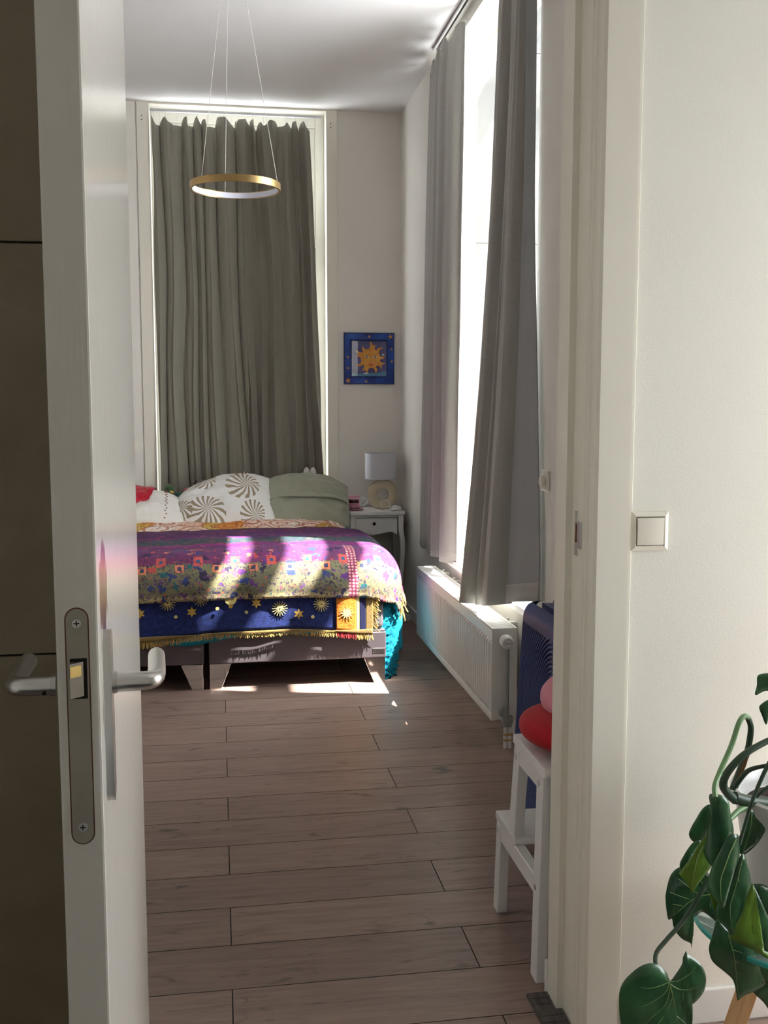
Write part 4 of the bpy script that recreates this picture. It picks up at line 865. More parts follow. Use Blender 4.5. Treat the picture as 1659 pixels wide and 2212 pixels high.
b = BM(); tube(b, smoothpath([(.985, 6.195, NZ+.003), (.972, 6.20, NZ+.03), (.972, 6.205, NZ+.055), (.995, 6.21, NZ+.068), (1.020, 6.21, NZ+.055), (1.035, 6.20, NZ+.025), (1.05, 6.19, NZ+.004), (1.07, 6.19, NZ+.004)]), .0022, 7)
tube(b, smoothpath([(.990, 6.185, NZ+.003), (1.005, 6.19, NZ+.022), (1.022, 6.19, NZ+.026), (1.030, 6.185, NZ+.03), (1.020, 6.182, NZ+.012), (1.0, 6.18, NZ+.004)]), .0020, 7); link_mesh('cord', b, M['cable'], CH, True)
b = BM(); box(b, 1.052, 1.098, 6.19, 6.212, NZ, NZ+.022, .007, 3, Matrix.Translation((1.07, 6.2, NZ+.012)) @ Matrix.Rotation(.35, 4, 'Y') @ Matrix.Translation((-1.07, -6.2, -NZ-.004))); link_mesh('plug', b, M['plasticw'], CH, True)
b = BM(); grid(b, lambda u, v: Vector((lerp(1.035, 1.085, u), lerp(6.18, 6.235, v), NZ+.004+.026*math.sin(PI*u)*math.sin(PI*v)*(1+.5*nz(u*6, v*6)))), 16, 12); o = link_mesh('tissue', b, M['whitecloth'], NS if False else CH, 'all'); solidify(o, .002)
PA = thing('power_adapter', 'small white power adapter on the floor beside the turquoise blanket', 'adapter', (1.105, 6.02, 0))
b = BM(); box(b, 1.075, 1.122, 5.99, 6.06, 0, .034, .005, 2); link_mesh('body', b, M['plasticw'], PA)
b = BM(); tube(b, smoothpath([(1.10, 6.06, .03), (1.10, 6.12, .06), (1.08, 6.2, .05), (1.09, 6.3, .02), (1.11, 6.38, .012)]), .003, 6); tube(b, smoothpath([(1.09, 6.05, .034), (1.075, 6.12, .075), (1.06, 6.2, .03), (1.05, 6.3, .008)]), .003, 6); link_mesh('cord', b, M['cable'], PA, True)
# ------------------------------------------------------------------ sun picture
SP = thing('framed_picture', 'square blue framed painting of a smiling golden sun on the back wall', 'picture', (.943, YF, 1.586))
px, pz, hs_ = .943, 1.586, .160
b = BM(); o4 = [(-1, -1), (1, -1), (1, 1), (-1, 1)]
def ringq(s0, y0, s1, y1):
    for i in range(4):
        a, c = o4[i], o4[(i+1) % 4]
        b.faces.new([b.verts.new((px+p[0]*s, YF-y, pz+p[1]*s)) for p, s, y in ((a, s0, y0), (c, s0, y0), (c, s1, y1), (a, s1, y1))])
ringq(hs_, 0, hs_, .014); ringq(hs_, .014, hs_-.004, .017); ringq(hs_-.004, .017, .118, .013); ringq(.118, .013, .110, .006)
bmesh.ops.remove_doubles(b, verts=b.verts[:], dist=1e-5); fr_ = link_mesh('frame', b, M['cobalt'], SP)
b = BM()
for q in ((-hs_, hs_, -hs_, -hs_+.004), (-hs_, hs_, hs_-.004, hs_), (-hs_, -hs_+.004, -hs_, hs_), (hs_-.004, hs_, -hs_, hs_), (-.117, .117, -.117, -.113), (-.117, .117, .113, .117), (-.117, -.113, -.117, .117), (.113, .117, -.117, .117)): box(b, px+q[0], px+q[1], YF-.0175, YF-.010, pz+q[2], pz+q[3], .001, 1)
link_mesh('frame_edge', b, M['cobaltd'], SP)
def flat(name, poly, y, mat, cx=0, cz=0, t=.0008):
    b = BM(); prism(b, [(px+cx+p[0], pz+cz+p[1]) for p in poly], lambda p: (p[0], YF-y, p[1]), lambda p: (p[0], YF-y-t, p[1])); return link_mesh(name, b, mat, SP)
flat('sky_panel', [(-.111, -.111), (.111, -.111), (.111, .111), (-.111, .111)], .004, M['dusk'])
flat('sea', [(-.110, -.110), (.110, -.110), (.110, -.075), (.06, -.088), (0, -.092), (-.06, -.094), (-.110, -.094)], .0049, M['seapaint'])
for i in range(13):
    a0 = 2*PI*i/13+.18; L_ = (.050 if i % 2 else .043)+.005*math.sin(i*2.7); cv = (1 if i % 3 else -1)*.014
    L1, L2 = [], []
    for j in range(9):
        t = j/8; r = .052+L_*t; w = .0125*(1-t)**.75+.0006; sft = cv*math.sin(t*PI*.85)*(1 if t < .5 else 1)-cv*.35*t
        ca, sa = math.cos(a0), math.sin(a0); L1.append((r*ca-(sft+w)*sa, r*sa+(sft+w)*ca)); L2.append((r*ca-(sft-w)*sa, r*sa+(sft-w)*ca))
    flat('sun_ray', L1+L2[::-1], .0058, M['sunpaint'], .010, .002)
flat('sun_disc', circ(.062, 30), .0066, M['sunpaint'], .010, .002)
for ex in (-.014, .038):
    flat('eye_white', [(-.014, 0), (-.006, .006), (.006, .006), (.014, 0), (.006, -.005), (-.006, -.005)], .0075, M['paleblue'], ex, .010); flat('pupil', circ(.0052, 10), .0083, M['ink'], ex, .010); flat('brow', [(-.014, 0), (0, .006), (.015, .001), (0, .004)], .0075, M['ink'], ex, .017)
flat('nose', [(-.004, .02), (.003, .02), (.009, -.014), (.002, -.019), (-.007, -.014)], .0075, M['starpaint'], .012, -.004)
flat('mouth', [(-.020, .004), (-.008, -.001), (0, .001), (.008, -.001), (.022, .006), (.008, -.009), (-.008, -.009)], .0075, M['lip'], .014, -.034)
flat('paint_flash', [(-.01, 0), (0, .005), (.012, .002), (.006, -.006)], .0066, M['paleblue'], .088, .024); flat('wave_crest', [(-.02, 0), (0, .006), (.022, .002), (0, -.003)], .0066, M['paleblue'], -.02, -.094)
for sx_, sz_, R_ in ((.135, .137, .019), (.001, .137, .011), (.142, .058, .011), (.144, -.018, .011), (-.136, .008, .011), (-.135, -.060, .012), (-.134, -.138, .019), (-.020, -.143, .011)): flat('star', starpoly(5, R_, R_*.36, PI/2+.2), .0165, M['starpaint'], sx_, sz_, .0012)
b = BM(); box(b, px-.110, px+.110, YF-.0102, YF-.0092, pz-.110, pz+.110); link_mesh('glazing', b, M['glass'], SP)
# ------------------------------------------------------------------ ring pendant
RP = thing('pendant_lamp', 'gold ring pendant lamp with a white inner band hung on three cables', 'lamp', (.090, 4.68, 2.251))
rc_, rz, rr_ = Vector((.090, 4.68, 2.2505)), .0295, .1972
b = BM(); lathe(b, [(rr_, -rz/2), (rr_, rz/2), (rr_-.009, rz/2), (rr_-.009, rz/2-.002), (rr_-.0075, rz/2-.002), (rr_-.0075, -rz/2+.002), (rr_-.009, -rz/2+.002), (rr_-.009, -rz/2), (rr_, -rz/2)], rc_, 96, None, False); link_mesh('ring', b, M['gold'], RP, True)
b = BM(); lathe(b, [(rr_-.0105, -rz/2+.003), (rr_-.0105, rz/2-.003), (rr_-.0078, rz/2-.003), (rr_-.0078, -rz/2+.003), (rr_-.0105, -rz/2+.003)], rc_, 96, None, False); link_mesh('diffuser', b, M['led'], RP, True)
for a, tx, ty in ((math.radians(222), .042, 4.665), (math.radians(103), .070, 4.70), (math.radians(-22), .142, 4.67)):
    p = rc_+Vector(((rr_-.004)*math.cos(a), (rr_-.004)*math.sin(a), rz/2)); b = BM(); tube(b, [p, Vector((tx, ty, CEIL-.02))], .0012, 6); link_mesh('cable', b, M['cable'], RP)
b = BM(); lathe(b, [(.06, 0), (.06, .02)], (.088, 4.68, CEIL-.0205), 40); link_mesh('canopy', b, M['gold'], RP, True)
# ------------------------------------------------------------------ step stool
ST = thing('step_stool', 'white wooden step stool beside the doorway with cushions on top', 'stool', (.87, 2.29, 0))
def bar(b, p0, p1, w, d, bev=.002):
    """square bar between two points in the y-z plane: w along x, d across"""
    p0 = Vector(p0); p1 = Vector(p1); L_ = (p1-p0).length; t = bmesh.new(); bmesh.ops.create_cube(t, size=1); t.transform(Matrix.Diagonal((w, d, L_, 1)))
    bmesh.ops.bevel(t, geom=t.edges[:], offset=bev, segments=1, affect='EDGES')
    a = math.atan2(-(p1.y-p0.y), p1.z-p0.z); t.transform(Matrix.Translation((p0+p1)/2) @ Matrix.Rotation(a, 4, 'X')); return merge(b, t)
SX = (.7015, 1.035)
b = BM(); box(b, .688, 1.055, 2.083, 2.330, .494, .516, .004, 2); link_mesh('seat', b, M['white'], ST)
b = BM(); box(b, .688, 1.055, 2.305, 2.478, .244, .264, .004, 2); link_mesh('step', b, M['white'], ST)
for i, x in enumerate(SX):
    b = BM(); bar(b, (x, 2.143, 0), (x, 2.118, .494), .026, .042); link_mesh('leg', b, M['white'], ST)
    b = BM(); bar(b, (x, 2.470, 0), (x, 2.446, .244), .026, .038); link_mesh('leg', b, M['white'], ST)
    b = BM(); bar(b, (x+.0005, 2.345, .225), (x+.0005, 2.297, .494), .026, .042); link_mesh('post', b, M['white'], ST)
    b = BM(); box(b, x-.010, x+.016, 2.12, 2.30, .452, .494, .002, 1); link_mesh('upper_rail', b, M['white'], ST)
    b = BM(); box(b, x-.0115, x+.0145, 2.135, 2.455, .200, .244, .002, 1); link_mesh('side_rail', b, M['white'], ST)
    s_ = -1 if i == 0 else 1
    for y, z in ((2.300, .470), (2.122, .470), (2.448, .224), (2.137, .222)):
        b = BM(); cyl(b, (x+s_*.011, y, z), (x+s_*.0150, y, z), .0075, .0065, 14); link_mesh('bolt', b, M['steel'], ST, True)
    b = BM(); box(b, x+.004, x+.0155, 2.452, 2.474, .165, .236, .003, 2); link_mesh('corner_plate', b, M['blackm'], ST)
# ------------------------------------------------------------------ cushions on the stool
def lens(name, label, mat, c, r, th, rot, seed):
    b = BM(); R_ = Matrix.Translation(c) @ rot
    for sg in (1, -1):
        grid(b, lambda u, v, sg=sg: R_ @ Vector((r*math.sin(v*PI/2)**.9*math.cos(2*PI*u), r*math.sin(v*PI/2)**.9*math.sin(2*PI*u), sg*th*math.cos(v*PI/2)**.75*(1+.04*nz(u*4, v*3, seed)))), 44, 14, close_u=True)
    bmesh.ops.remove_doubles(b, verts=b.verts[:], dist=.0005); KEEP.discard(id(b))
    return tag(link_mesh(name, b, mat, None, 'all'), label, 'cushion')
lens('round_cushion', 'round red velvet cushion lying tilted on the white step stool', M['red'], (.822, 2.205, .562), .150, .047, E_(rad(0), rad(3), rad(20)), 1)
lens('round_cushion', 'round pink velvet cushion leaning on the red cushion', M['pink'], (.878, 2.225, .636), .150, .046, E_(rad(2), rad(-8), rad(10)), 3)
# ------------------------------------------------------------------ suitcase
SC = thing('suitcase', 'navy hard shell suitcase with nested arch ribs standing against the wall behind the stool', 'suitcase', (1.01, 2.84, 0))
SM = Matrix.Translation((.890, 2.84, .035)) @ Matrix.Rotation(.055, 4, 'Y')       # local x = thickness, y = width, z = height
hw2, hh = .255, .655
def rib(y, z):
    y += .09
    zc, hs2 = .33, .12
    dz = max(0, abs(z-zc)-hs2); d = math.hypot(y, dz*.95); return d
def shell(u, v):
    y = lerp(-1, 1, u)*hw2; z = v*hh
    d = rib(y, z); edge = min(hw2-abs(y), z, hh-z)
    w = sstep(.012, .03, edge)*(1-sstep(.325, .335, d))*sstep(0.02, .03, hh-.035-z if z > .5 else 1)
    ph = (d/.0130) % 1; g_ = (.5+.5*math.cos(2*PI*ph))**2.5
    r = .05; k_ = lambda e: (r-math.sqrt(max(0, r*r-(r-min(e, r))**2)))
    inset = k_(hw2-abs(y))*.9+k_(z)*.7+k_(hh-z)*.6
    return SM @ Vector((.006+inset+.0085*w*g_, y, z))
b = BM(); grid(b, shell, 190, 230); link_mesh('ribbed_shell', b, M['navy'], SC, 'all')
b = BM(); t_ = bmesh.new(); bmesh.ops.create_cube(t_, size=1); t_.transform(Matrix.Translation((.128, 0, hh/2)) @ Matrix.Diagonal((.19, hw2*2, hh, 1))); bmesh.ops.bevel(t_, geom=t_.edges[:], offset=.035, segments=4, affect='EDGES'); t_.transform(SM); merge(b, t_); link_mesh('body', b, M['navy'], SC, True)
b = BM(); box(b, .115, .121, -hw2-.002, hw2+.002, .01, hh+.002, .002, 1, SM); link_mesh('zip_band', b, M['navyd'], SC)
b = BM(); prism(b, [(.02, .610), (.16, .640), (-.17, .652), (-.235, .628)], lambda p: SM @ Vector((.018, p[0], p[1])), lambda p: SM @ Vector((.028, p[0], p[1]))); link_mesh('corner_panel', b, M['navyd'], SC)
b = BM(); tube(b, smoothpath([SM @ Vector((.10, -.08, hh)), SM @ Vector((.10, -.075, hh+.022)), SM @ Vector((.10, 0, hh+.028)), SM @ Vector((.10, .075, hh+.022)), SM @ Vector((.10, .08, hh))]), .009, 8); link_mesh('carry_handle', b, M['navyd'], SC, True)
b = BM(); tube(b, [SM @ Vector((.03, .236, .635)), SM @ Vector((.028, .243, .62)), SM @ Vector((.026, .246, .60))], .0035, 6); link_mesh('luggage_tag', b, M['pinkpl'], SC)
for y in (-.20, .20):
    for x in (.05, .20):
        q = SM @ Vector((x, y, 0)); b = BM(); cyl(b, (q.x-.009, q.y, .019), (q.x+.009, q.y, .019), .019, .019, 16); box(b, q.x-.013, q.x+.013, q.y-.012, q.y+.012, .022, .046, .003, 1); link_mesh('wheel', b, M['blackm'], SC)
# ------------------------------------------------------------------ monstera on its stand
PS = thing('plant_stand', 'three legged light wood plant stand with a round green tinted glass top', 'plant stand', (1.045, 1.68, 0))
GC = Vector((1.045, 1.67, .352))
b = BM(); lathe(b, [(.185, -.005), (.188, -.003), (.188, .003), (.185, .005), (.0001, .005), (.0001, -.005), (.185, -.005)], GC, 64, None, False); link_mesh('glass_top', b, M['tableglass'], PS, True)
b = BM(); lathe(b, [(.1855, -.005), (.1895, -.0035), (.1895, .0035), (.1855, .0052)], GC, 64, None, False); link_mesh('glass_edge', b, M['glassedge'], PS, True)
for a in (182, 300, 60):
    a = math.radians(a); p0 = GC+Vector((.06*math.cos(a), .06*math.sin(a), -.008)); p1 = Vector((GC.x+.175*math.cos(a), GC.y+.175*math.sin(a), 0)); t_ = bmesh.new(); bmesh.ops.create_cube(t_, size=1); t_.transform(Matrix.Diagonal((.034, .026, (p1-p0).length, 1))); bmesh.ops.bevel(t_, geom=t_.edges[:], offset=.003, segments=1, affect='EDGES')
    t_.transform(Matrix.Translation((p0+p1)/2) @ (p1-p0).to_track_quat('Z', 'Y').to_matrix().to_4x4()); b = BM(); merge(b, t_); link_mesh('leg', b, M['beech'], PS)
b = BM(); lathe(b, [(.075, 0), (.075, .012)], GC-Vector((0, 0, .0175)), 24); link_mesh('hub', b, M['beech'], PS)
MP = thing('potted_monstera', 'monstera with curled drooping leaves in a white pot on the wooden plant stand', 'plant', (1.045, 1.67, .357))
b = BM(); lathe(b, [(.001, 0), (.085, 0), (.092, .006), (.128, .225), (.136, .228), (.137, .245), (.130, .248), (.122, .240), (.118, .215), (.001, .212)], (1.055, 1.67, .3575), 56, None, False); link_mesh('pot', b, M['pot'], MP, True)
b = BM(); lathe(b, [(.0005, .004), (.06, .006), (.117, 0)], (1.055, 1.67, .3575+.214), 40, None, False); link_mesh('soil', b, M['soil'], MP, True)
def stem(pts, r0, r1, mat=M['stem']):
    b = BM(); tube(b, smoothpath(pts, 8), lambda t: lerp(r0, r1, t), 9); return link_mesh('stem', b, mat, MP, True)
def leaf(pts, bulge=.008, mat=M['leaf'], vein=None, soft=.04, roll=0, extra=()):
    """one leaf blade from its rim; the blade domes toward its middle and, with roll, curls round a lengthwise axis"""
    P_ = [Vector(p) for p in pts]; n_ = len(P_); dense = []; ce = sum(P_, Vector())/n_; P_ = [ce+(p-ce)*1.05 for p in P_]
    for i in range(n_):
        p0, p1, p2, p3 = P_[i-1], P_[i], P_[(i+1) % n_], P_[(i+2) % n_]
        for j in range(4):
            t = j/4; dense.append(.5*((2*p1)+(-p0+p2)*t+(2*p0-5*p1+4*p2-p3)*t*t+(-p0+3*p1-3*p2+p3)*t**3))
    b = BM(); vs = [b.verts.new(p) for p in dense]; b.faces.new(vs)
    bmesh.ops.triangulate(b, faces=b.faces[:], ngon_method='BEAUTY'); 
    for it in range(3):
        le = [e for e in b.edges if e.calc_length() > .012]
        if not le: break
        bmesh.ops.subdivide_edges(b, edges=le, cuts=1); bmesh.ops.triangulate(b, faces=b.faces[:])
    rim = [(p.x, p.z) for p in dense]; m_ = len(rim)
    xs = [p[0] for p in rim]; cx = (min(xs)+max(xs))/2; hw = (max(xs)-min(xs))/2
    def dist(x, z):
        d = 9
        for i in range(m_):
            x0, z0 = rim[i]; x1, z1 = rim[(i+1) % m_]; dx, dz = x1-x0, z1-z0; L2 = dx*dx+dz*dz+1e-12
            t = max(0, min(1, ((x-x0)*dx+(z-z0)*dz)/L2)); d = min(d, math.hypot(x-x0-t*dx, z-z0-t*dz))
        return d
    def inside(x, z):
        c = False
        for i in range(m_):
            x0, z0 = rim[i]; x1, z1 = rim[(i+1) % m_]
            if (z0 > z) != (z1 > z) and x < (x1-x0)*(z-z0)/(z1-z0)+x0: c = not c
        return c
    V = [(Vector(q[0]), Vector(q[1])) for q in zip(vein, vein[1:])] if vein else []
    def off(x, z):
        d = dist(x, z); o = bulge*(1-math.exp(-d/soft))+roll*(math.sqrt(max(0, 1-((x-cx)/hw)**2))-.6)
        if V:
            dv = min((lambda t, a, c: math.hypot(x-a.x-t*(c.x-a.x), z-a.z-t*(c.z-a.z)))(max(0, min(1, ((x-a.x)*(c.x-a.x)+(z-a.z)*(c.z-a.z))/((c.x-a.x)**2+(c.z-a.z)**2))), a, c) for a, c in V); o -= .12*bulge*math.exp(-dv/.012)*(1-math.exp(-d/.006))
        return o+.0016*nz(x*40, z*40)
    for v in b.verts: v.co.y -= off(v.co.x, v.co.z)
    KEEP.discard(id(b)); o = link_mesh('leaf', b, mat, MP, 'all'); solidify(o, .0012)
    if vein:
        b = BM(); q = smoothpath(vein, 5); tube(b, [Vector((p.x, p.y-off(p.x, p.z)-.0006, p.z)) for p in q], lambda t: .0014*(1-.7*t), 5)
        n2 = len(q)
        for f_ in (.12, .3, .5, .68):
            i = int(f_*(n2-1)); a_ = q[i]; tg = (q[min(i+2, n2-1)]-q[i]).normalized()
            for sg in (-1, 1):
                side = Vector((-tg.z*sg, 0, tg.x*sg)); L_ = 0; pp = []
                for j in range(7):
                    c_ = a_+(side*.8+tg*.55)*.011*j
                    if not inside(c_.x, c_.z) or (j and dist(c_.x, c_.z) < .004): break
                    pp.append(Vector((c_.x, a_.y-off(c_.x, c_.z)-.0004, c_.z)))
                if len(pp) > 2: tube(b, pp, .0006, 4)
        for ex in extra:
            q2 = smoothpath(ex, 4); tube(b, [Vector((p.x, p.y-off(p.x, p.z)-.0005, p.z)) for p in q2 if inside(p.x, p.z)], lambda t: .0009*(1-.7*t), 4)
        link_mesh('veins', b, M['vein'], o, True)
    return o
leaf([(0.7158, 1.5041, 0.3648), (0.7121, 1.5048, 0.3762), (0.7038, 1.5054, 0.3865), (0.6940, 1.5057, 0.3922), (0.6807, 1.5057, 0.3942), (0.6660, 1.5054, 0.3908), (0.6514, 1.5047, 0.3803), (0.6399, 1.5038, 0.3672), (0.6342, 1.5028, 0.3536), (0.6335, 1.5016, 0.3348), (0.6351, 1.5001, 0.3111), (0.6416, 1.4985, 0.2868), (0.6645, 1.4967, 0.2559), (0.7008, 1.4953, 0.2297), (0.7240, 1.4955, 0.2305), (0.7422, 1.4967, 0.2477), (0.7530, 1.4983, 0.2722), (0.7521, 1.4994, 0.2889), (0.7429, 1.5008, 0.3115), (0.7340, 1.5020, 0.3306), (0.7340, 1.5024, 0.3368), (0.7470, 1.5025, 0.3375), (0.7533, 1.5023, 0.3335), (0.7547, 1.5017, 0.3250), (0.7573, 1.5017, 0.3234), (0.7686, 1.5024, 0.3336), (0.7761, 1.5032, 0.3465), (0.7778, 1.5044, 0.3639), (0.7718, 1.5054, 0.3803), (0.7601, 1.5062, 0.3942), (0.7468, 1.5067, 0.4033), (0.7443, 1.5070, 0.4082), (0.7389, 1.5064, 0.3992), (0.7372, 1.5057, 0.3882), (0.7269, 1.5047, 0.3733), (0.7204, 1.5041, 0.3651)], 0.006, M['leaf'], [(0.7158, 1.5040, 0.3633), (0.7204, 1.5026, 0.3422), (0.7254, 1.5013, 0.3211), (0.7296, 1.5000, 0.3000), (0.7325, 1.4983, 0.2743)], 0.035, 0, [[(0.7158, 1.5040, 0.3633), (0.7006, 1.5037, 0.3600), (0.6808, 1.5034, 0.3579), (0.6611, 1.5034, 0.3606)], [(0.7158, 1.5039, 0.3625), (0.7071, 1.5028, 0.3467), (0.6858, 1.5020, 0.3361), (0.6645, 1.5014, 0.3286)], [(0.7179, 1.5037, 0.3583), (0.7072, 1.5016, 0.3277), (0.6842, 1.5003, 0.3093), (0.6612, 1.4990, 0.2910)], [(0.7220, 1.5024, 0.3389), (0.7072, 1.5006, 0.3118), (0.6924, 1.4994, 0.2942), (0.6809, 1.4980, 0.2748)], [(0.7179, 1.5038, 0.3599), (0.7303, 1.5032, 0.3509), (0.7469, 1.5031, 0.3477), (0.7636, 1.5036, 0.3524)], [(0.7162, 1.5040, 0.3645), (0.7303, 1.5041, 0.3635), (0.7502, 1.5049, 0.3744), (0.7601, 1.5056, 0.3846)], [(0.7288, 1.5003, 0.3048), (0.7405, 1.4997, 0.2942), (0.7505, 1.4990, 0.2820)]])
leaf([(0.7793, 1.6061, 0.5046), (0.7663, 1.6056, 0.4969), (0.7593, 1.6048, 0.4841), (0.7542, 1.6035, 0.4628), (0.7533, 1.6028, 0.4529), (0.7546, 1.6018, 0.4360), (0.7587, 1.6007, 0.4174), (0.7648, 1.6008, 0.4185), (0.7675, 1.6000, 0.4049), (0.7746, 1.5992, 0.3917), (0.7851, 1.5986, 0.3813), (0.7974, 1.5983, 0.3746), (0.8001, 1.5978, 0.3660), (0.7992, 1.5985, 0.3770), (0.7933, 1.5992, 0.3893), (0.7933, 1.5998, 0.3994), (0.7991, 1.6007, 0.4131), (0.8087, 1.6012, 0.4208), (0.8192, 1.6015, 0.4258), (0.8369, 1.6008, 0.4126), (0.8441, 1.6006, 0.4086), (0.8438, 1.6028, 0.4457), (0.8259, 1.6057, 0.4941), (0.8012, 1.6064, 0.5077)], 0.01, M['leaf'], [(0.8349, 1.6035, 0.4564), (0.8085, 1.6033, 0.4551), (0.7840, 1.6022, 0.4404), (0.7648, 1.6010, 0.4219)], 0.04, 0)
leaf([(0.8171, 1.5798, 0.5745), (0.8137, 1.5775, 0.5387), (0.8234, 1.5767, 0.5248), (0.8070, 1.5756, 0.5079), (0.7933, 1.5745, 0.4909), (0.7847, 1.5737, 0.4797), (0.7812, 1.5742, 0.4869), (0.7743, 1.5749, 0.4989), (0.7648, 1.5755, 0.5095), (0.7665, 1.5759, 0.5159), (0.7844, 1.5774, 0.5391), (0.7981, 1.5789, 0.5611)], 0.008, M['leafy'], [(0.8034, 1.5788, 0.5591), (0.7930, 1.5773, 0.5369), (0.7863, 1.5757, 0.5112), (0.7839, 1.5741, 0.4851)], 0.04, 0.006)
leaf([(0.7726, 1.5911, 0.5109), (0.7712, 1.5916, 0.5201), (0.7745, 1.5922, 0.5298), (0.7849, 1.5933, 0.5455), (0.7953, 1.5940, 0.5564), (0.8092, 1.5941, 0.5567), (0.7936, 1.5924, 0.5317), (0.7746, 1.5909, 0.5083)], 0.008, M['leaf'], None, 0.04, 0)
leaf([(0.8447, 1.6329, 0.6030), (0.8320, 1.6327, 0.6008), (0.8193, 1.6316, 0.5834), (0.8067, 1.6304, 0.5630), (0.8067, 1.6296, 0.5509), (0.8163, 1.6291, 0.5411), (0.8291, 1.6293, 0.5433), (0.8411, 1.6302, 0.5576), (0.8465, 1.6316, 0.5816)], 0.012, M['leaf'], None, 0.04, 0)
leaf([(0.8075, 1.5640, 0.6507), (0.8089, 1.5624, 0.6246), (0.8057, 1.5598, 0.5841), (0.8034, 1.5576, 0.5493), (0.8136, 1.5567, 0.5346), (0.8242, 1.5586, 0.5639), (0.8380, 1.5599, 0.5833), (0.8526, 1.5598, 0.5803), (0.8447, 1.5613, 0.6048), (0.8409, 1.5620, 0.6166), (0.8356, 1.5636, 0.6417), (0.8238, 1.5641, 0.6515)], 0.004, M['leaf'], None, 0.04, 0.022)
leaf([(0.8480, 1.5498, 0.5861), (0.8296, 1.5497, 0.5844), (0.8166, 1.5480, 0.5587), (0.8084, 1.5465, 0.5361), (0.8033, 1.5443, 0.5017), (0.8087, 1.5434, 0.4868), (0.8225, 1.5423, 0.4688), (0.8292, 1.5436, 0.4881), (0.8421, 1.5461, 0.5279), (0.8583, 1.5477, 0.5514), (0.8536, 1.5487, 0.5677)], 0.004, M['leaf'], [(0.8449, 1.5496, 0.5828), (0.8282, 1.5474, 0.5492), (0.8177, 1.5450, 0.5122), (0.8194, 1.5428, 0.4773)], 0.04, 0.022)
leaf([(0.8608, 1.5527, 0.5490), (0.8465, 1.5510, 0.5223), (0.8319, 1.5484, 0.4825), (0.8215, 1.5471, 0.4629), (0.8216, 1.5458, 0.4424), (0.8331, 1.5451, 0.4297), (0.8461, 1.5443, 0.4169), (0.8661, 1.5464, 0.4475), (0.8782, 1.5489, 0.4877), (0.8813, 1.5494, 0.4957), (0.8711, 1.5514, 0.5278)], 0.004, M['leaf'], [(0.8617, 1.5524, 0.5445), (0.8496, 1.5497, 0.5016), (0.8391, 1.5471, 0.4615), (0.8439, 1.5447, 0.4230)], 0.04, 0.012)
leaf([(0.8788, 1.5443, 0.4965), (0.8702, 1.5436, 0.4849), (0.8602, 1.5414, 0.4506), (0.8444, 1.5392, 0.4168), (0.8463, 1.5385, 0.4061), (0.8723, 1.5378, 0.3933), (0.8942, 1.5371, 0.3796), (0.9115, 1.5364, 0.3675), (0.9114, 1.5371, 0.3781), (0.8863, 1.5380, 0.3950), (0.8771, 1.5397, 0.4229), (0.8757, 1.5414, 0.4493), (0.8810, 1.5434, 0.4811)], 0.004, M['leafy'], None, 0.04, 0.01)
leaf([(0.8855, 1.5544, 0.4917), (0.8849, 1.5532, 0.4729), (0.8814, 1.5514, 0.4437), (0.8841, 1.5497, 0.4170), (0.8930, 1.5481, 0.3895), (0.9094, 1.5475, 0.3793), (0.9252, 1.5476, 0.3794), (0.9280, 1.5495, 0.4103), (0.9137, 1.5508, 0.4322), (0.8994, 1.5527, 0.4629)], 0.006, M['leaf'], None, 0.04, 0.010)
leaf([(0.9054, 1.5893, 0.4721), (0.9209, 1.5894, 0.4734), (0.9348, 1.5892, 0.4674), (0.9484, 1.5884, 0.4537), (0.9488, 1.5854, 0.4052), (0.9294, 1.5866, 0.4265), (0.9163, 1.5882, 0.4532)], 0.008, M['leaf'], None, 0.04, 0)
leaf([(0.8366, 1.5756, 0.4227), (0.8289, 1.5742, 0.3995), (0.8227, 1.5729, 0.3791), (0.8228, 1.5720, 0.3641), (0.8292, 1.5710, 0.3487), (0.8481, 1.5701, 0.3320), (0.8634, 1.5693, 0.3170), (0.8689, 1.5683, 0.3000), (0.8719, 1.5673, 0.2840), (0.8738, 1.5672, 0.2807), (0.8839, 1.5676, 0.2877), (0.9023, 1.5681, 0.2932), (0.9220, 1.5688, 0.3040), (0.9148, 1.5701, 0.3258), (0.9002, 1.5727, 0.3693), (0.8635, 1.5741, 0.3959), (0.8477, 1.5749, 0.4098)], 0.012, M['leaf'], [(0.8541, 1.5742, 0.3973), (0.8621, 1.5721, 0.3637), (0.8687, 1.5701, 0.3301), (0.8732, 1.5676, 0.2875)], 0.04, 0)
leaf([(0.8986, 1.5727, 0.3689), (0.9019, 1.5714, 0.3481), (0.9149, 1.5698, 0.3198), (0.9246, 1.5689, 0.3043), (0.9439, 1.5680, 0.2883), (0.9434, 1.5714, 0.3444), (0.9241, 1.5721, 0.3582)], 0.008, M['leaf'], None, 0.04, 0)
leaf([(0.9103, 1.5831, 0.2835), (0.9306, 1.5818, 0.2602), (0.9420, 1.5809, 0.2444), (0.9533, 1.5805, 0.2371), (0.9529, 1.5835, 0.2862), (0.9328, 1.5839, 0.2955)], 0.006, M['leaf'], None, 0.04, 0)
leaf([(0.8138, 1.5636, 0.4795), (0.8202, 1.5619, 0.4525), (0.8277, 1.5606, 0.4306), (0.8313, 1.5625, 0.4604), (0.8219, 1.5634, 0.4759)], 0.004, M['leafy'], None, 0.04, 0)
leaf([(0.9042, 1.6073, 0.5995), (0.8899, 1.6052, 0.5650), (0.8830, 1.6039, 0.5444), (0.8902, 1.6028, 0.5258), (0.9086, 1.6033, 0.5336), (0.9293, 1.6048, 0.5563), (0.9324, 1.6055, 0.5682), (0.9161, 1.6066, 0.5874), (0.9120, 1.6072, 0.5972)], 0.008, M['leaf'], [(0.9082, 1.6071, 0.5954), (0.9051, 1.6055, 0.5700), (0.8927, 1.6032, 0.5316)], 0.04, 0)
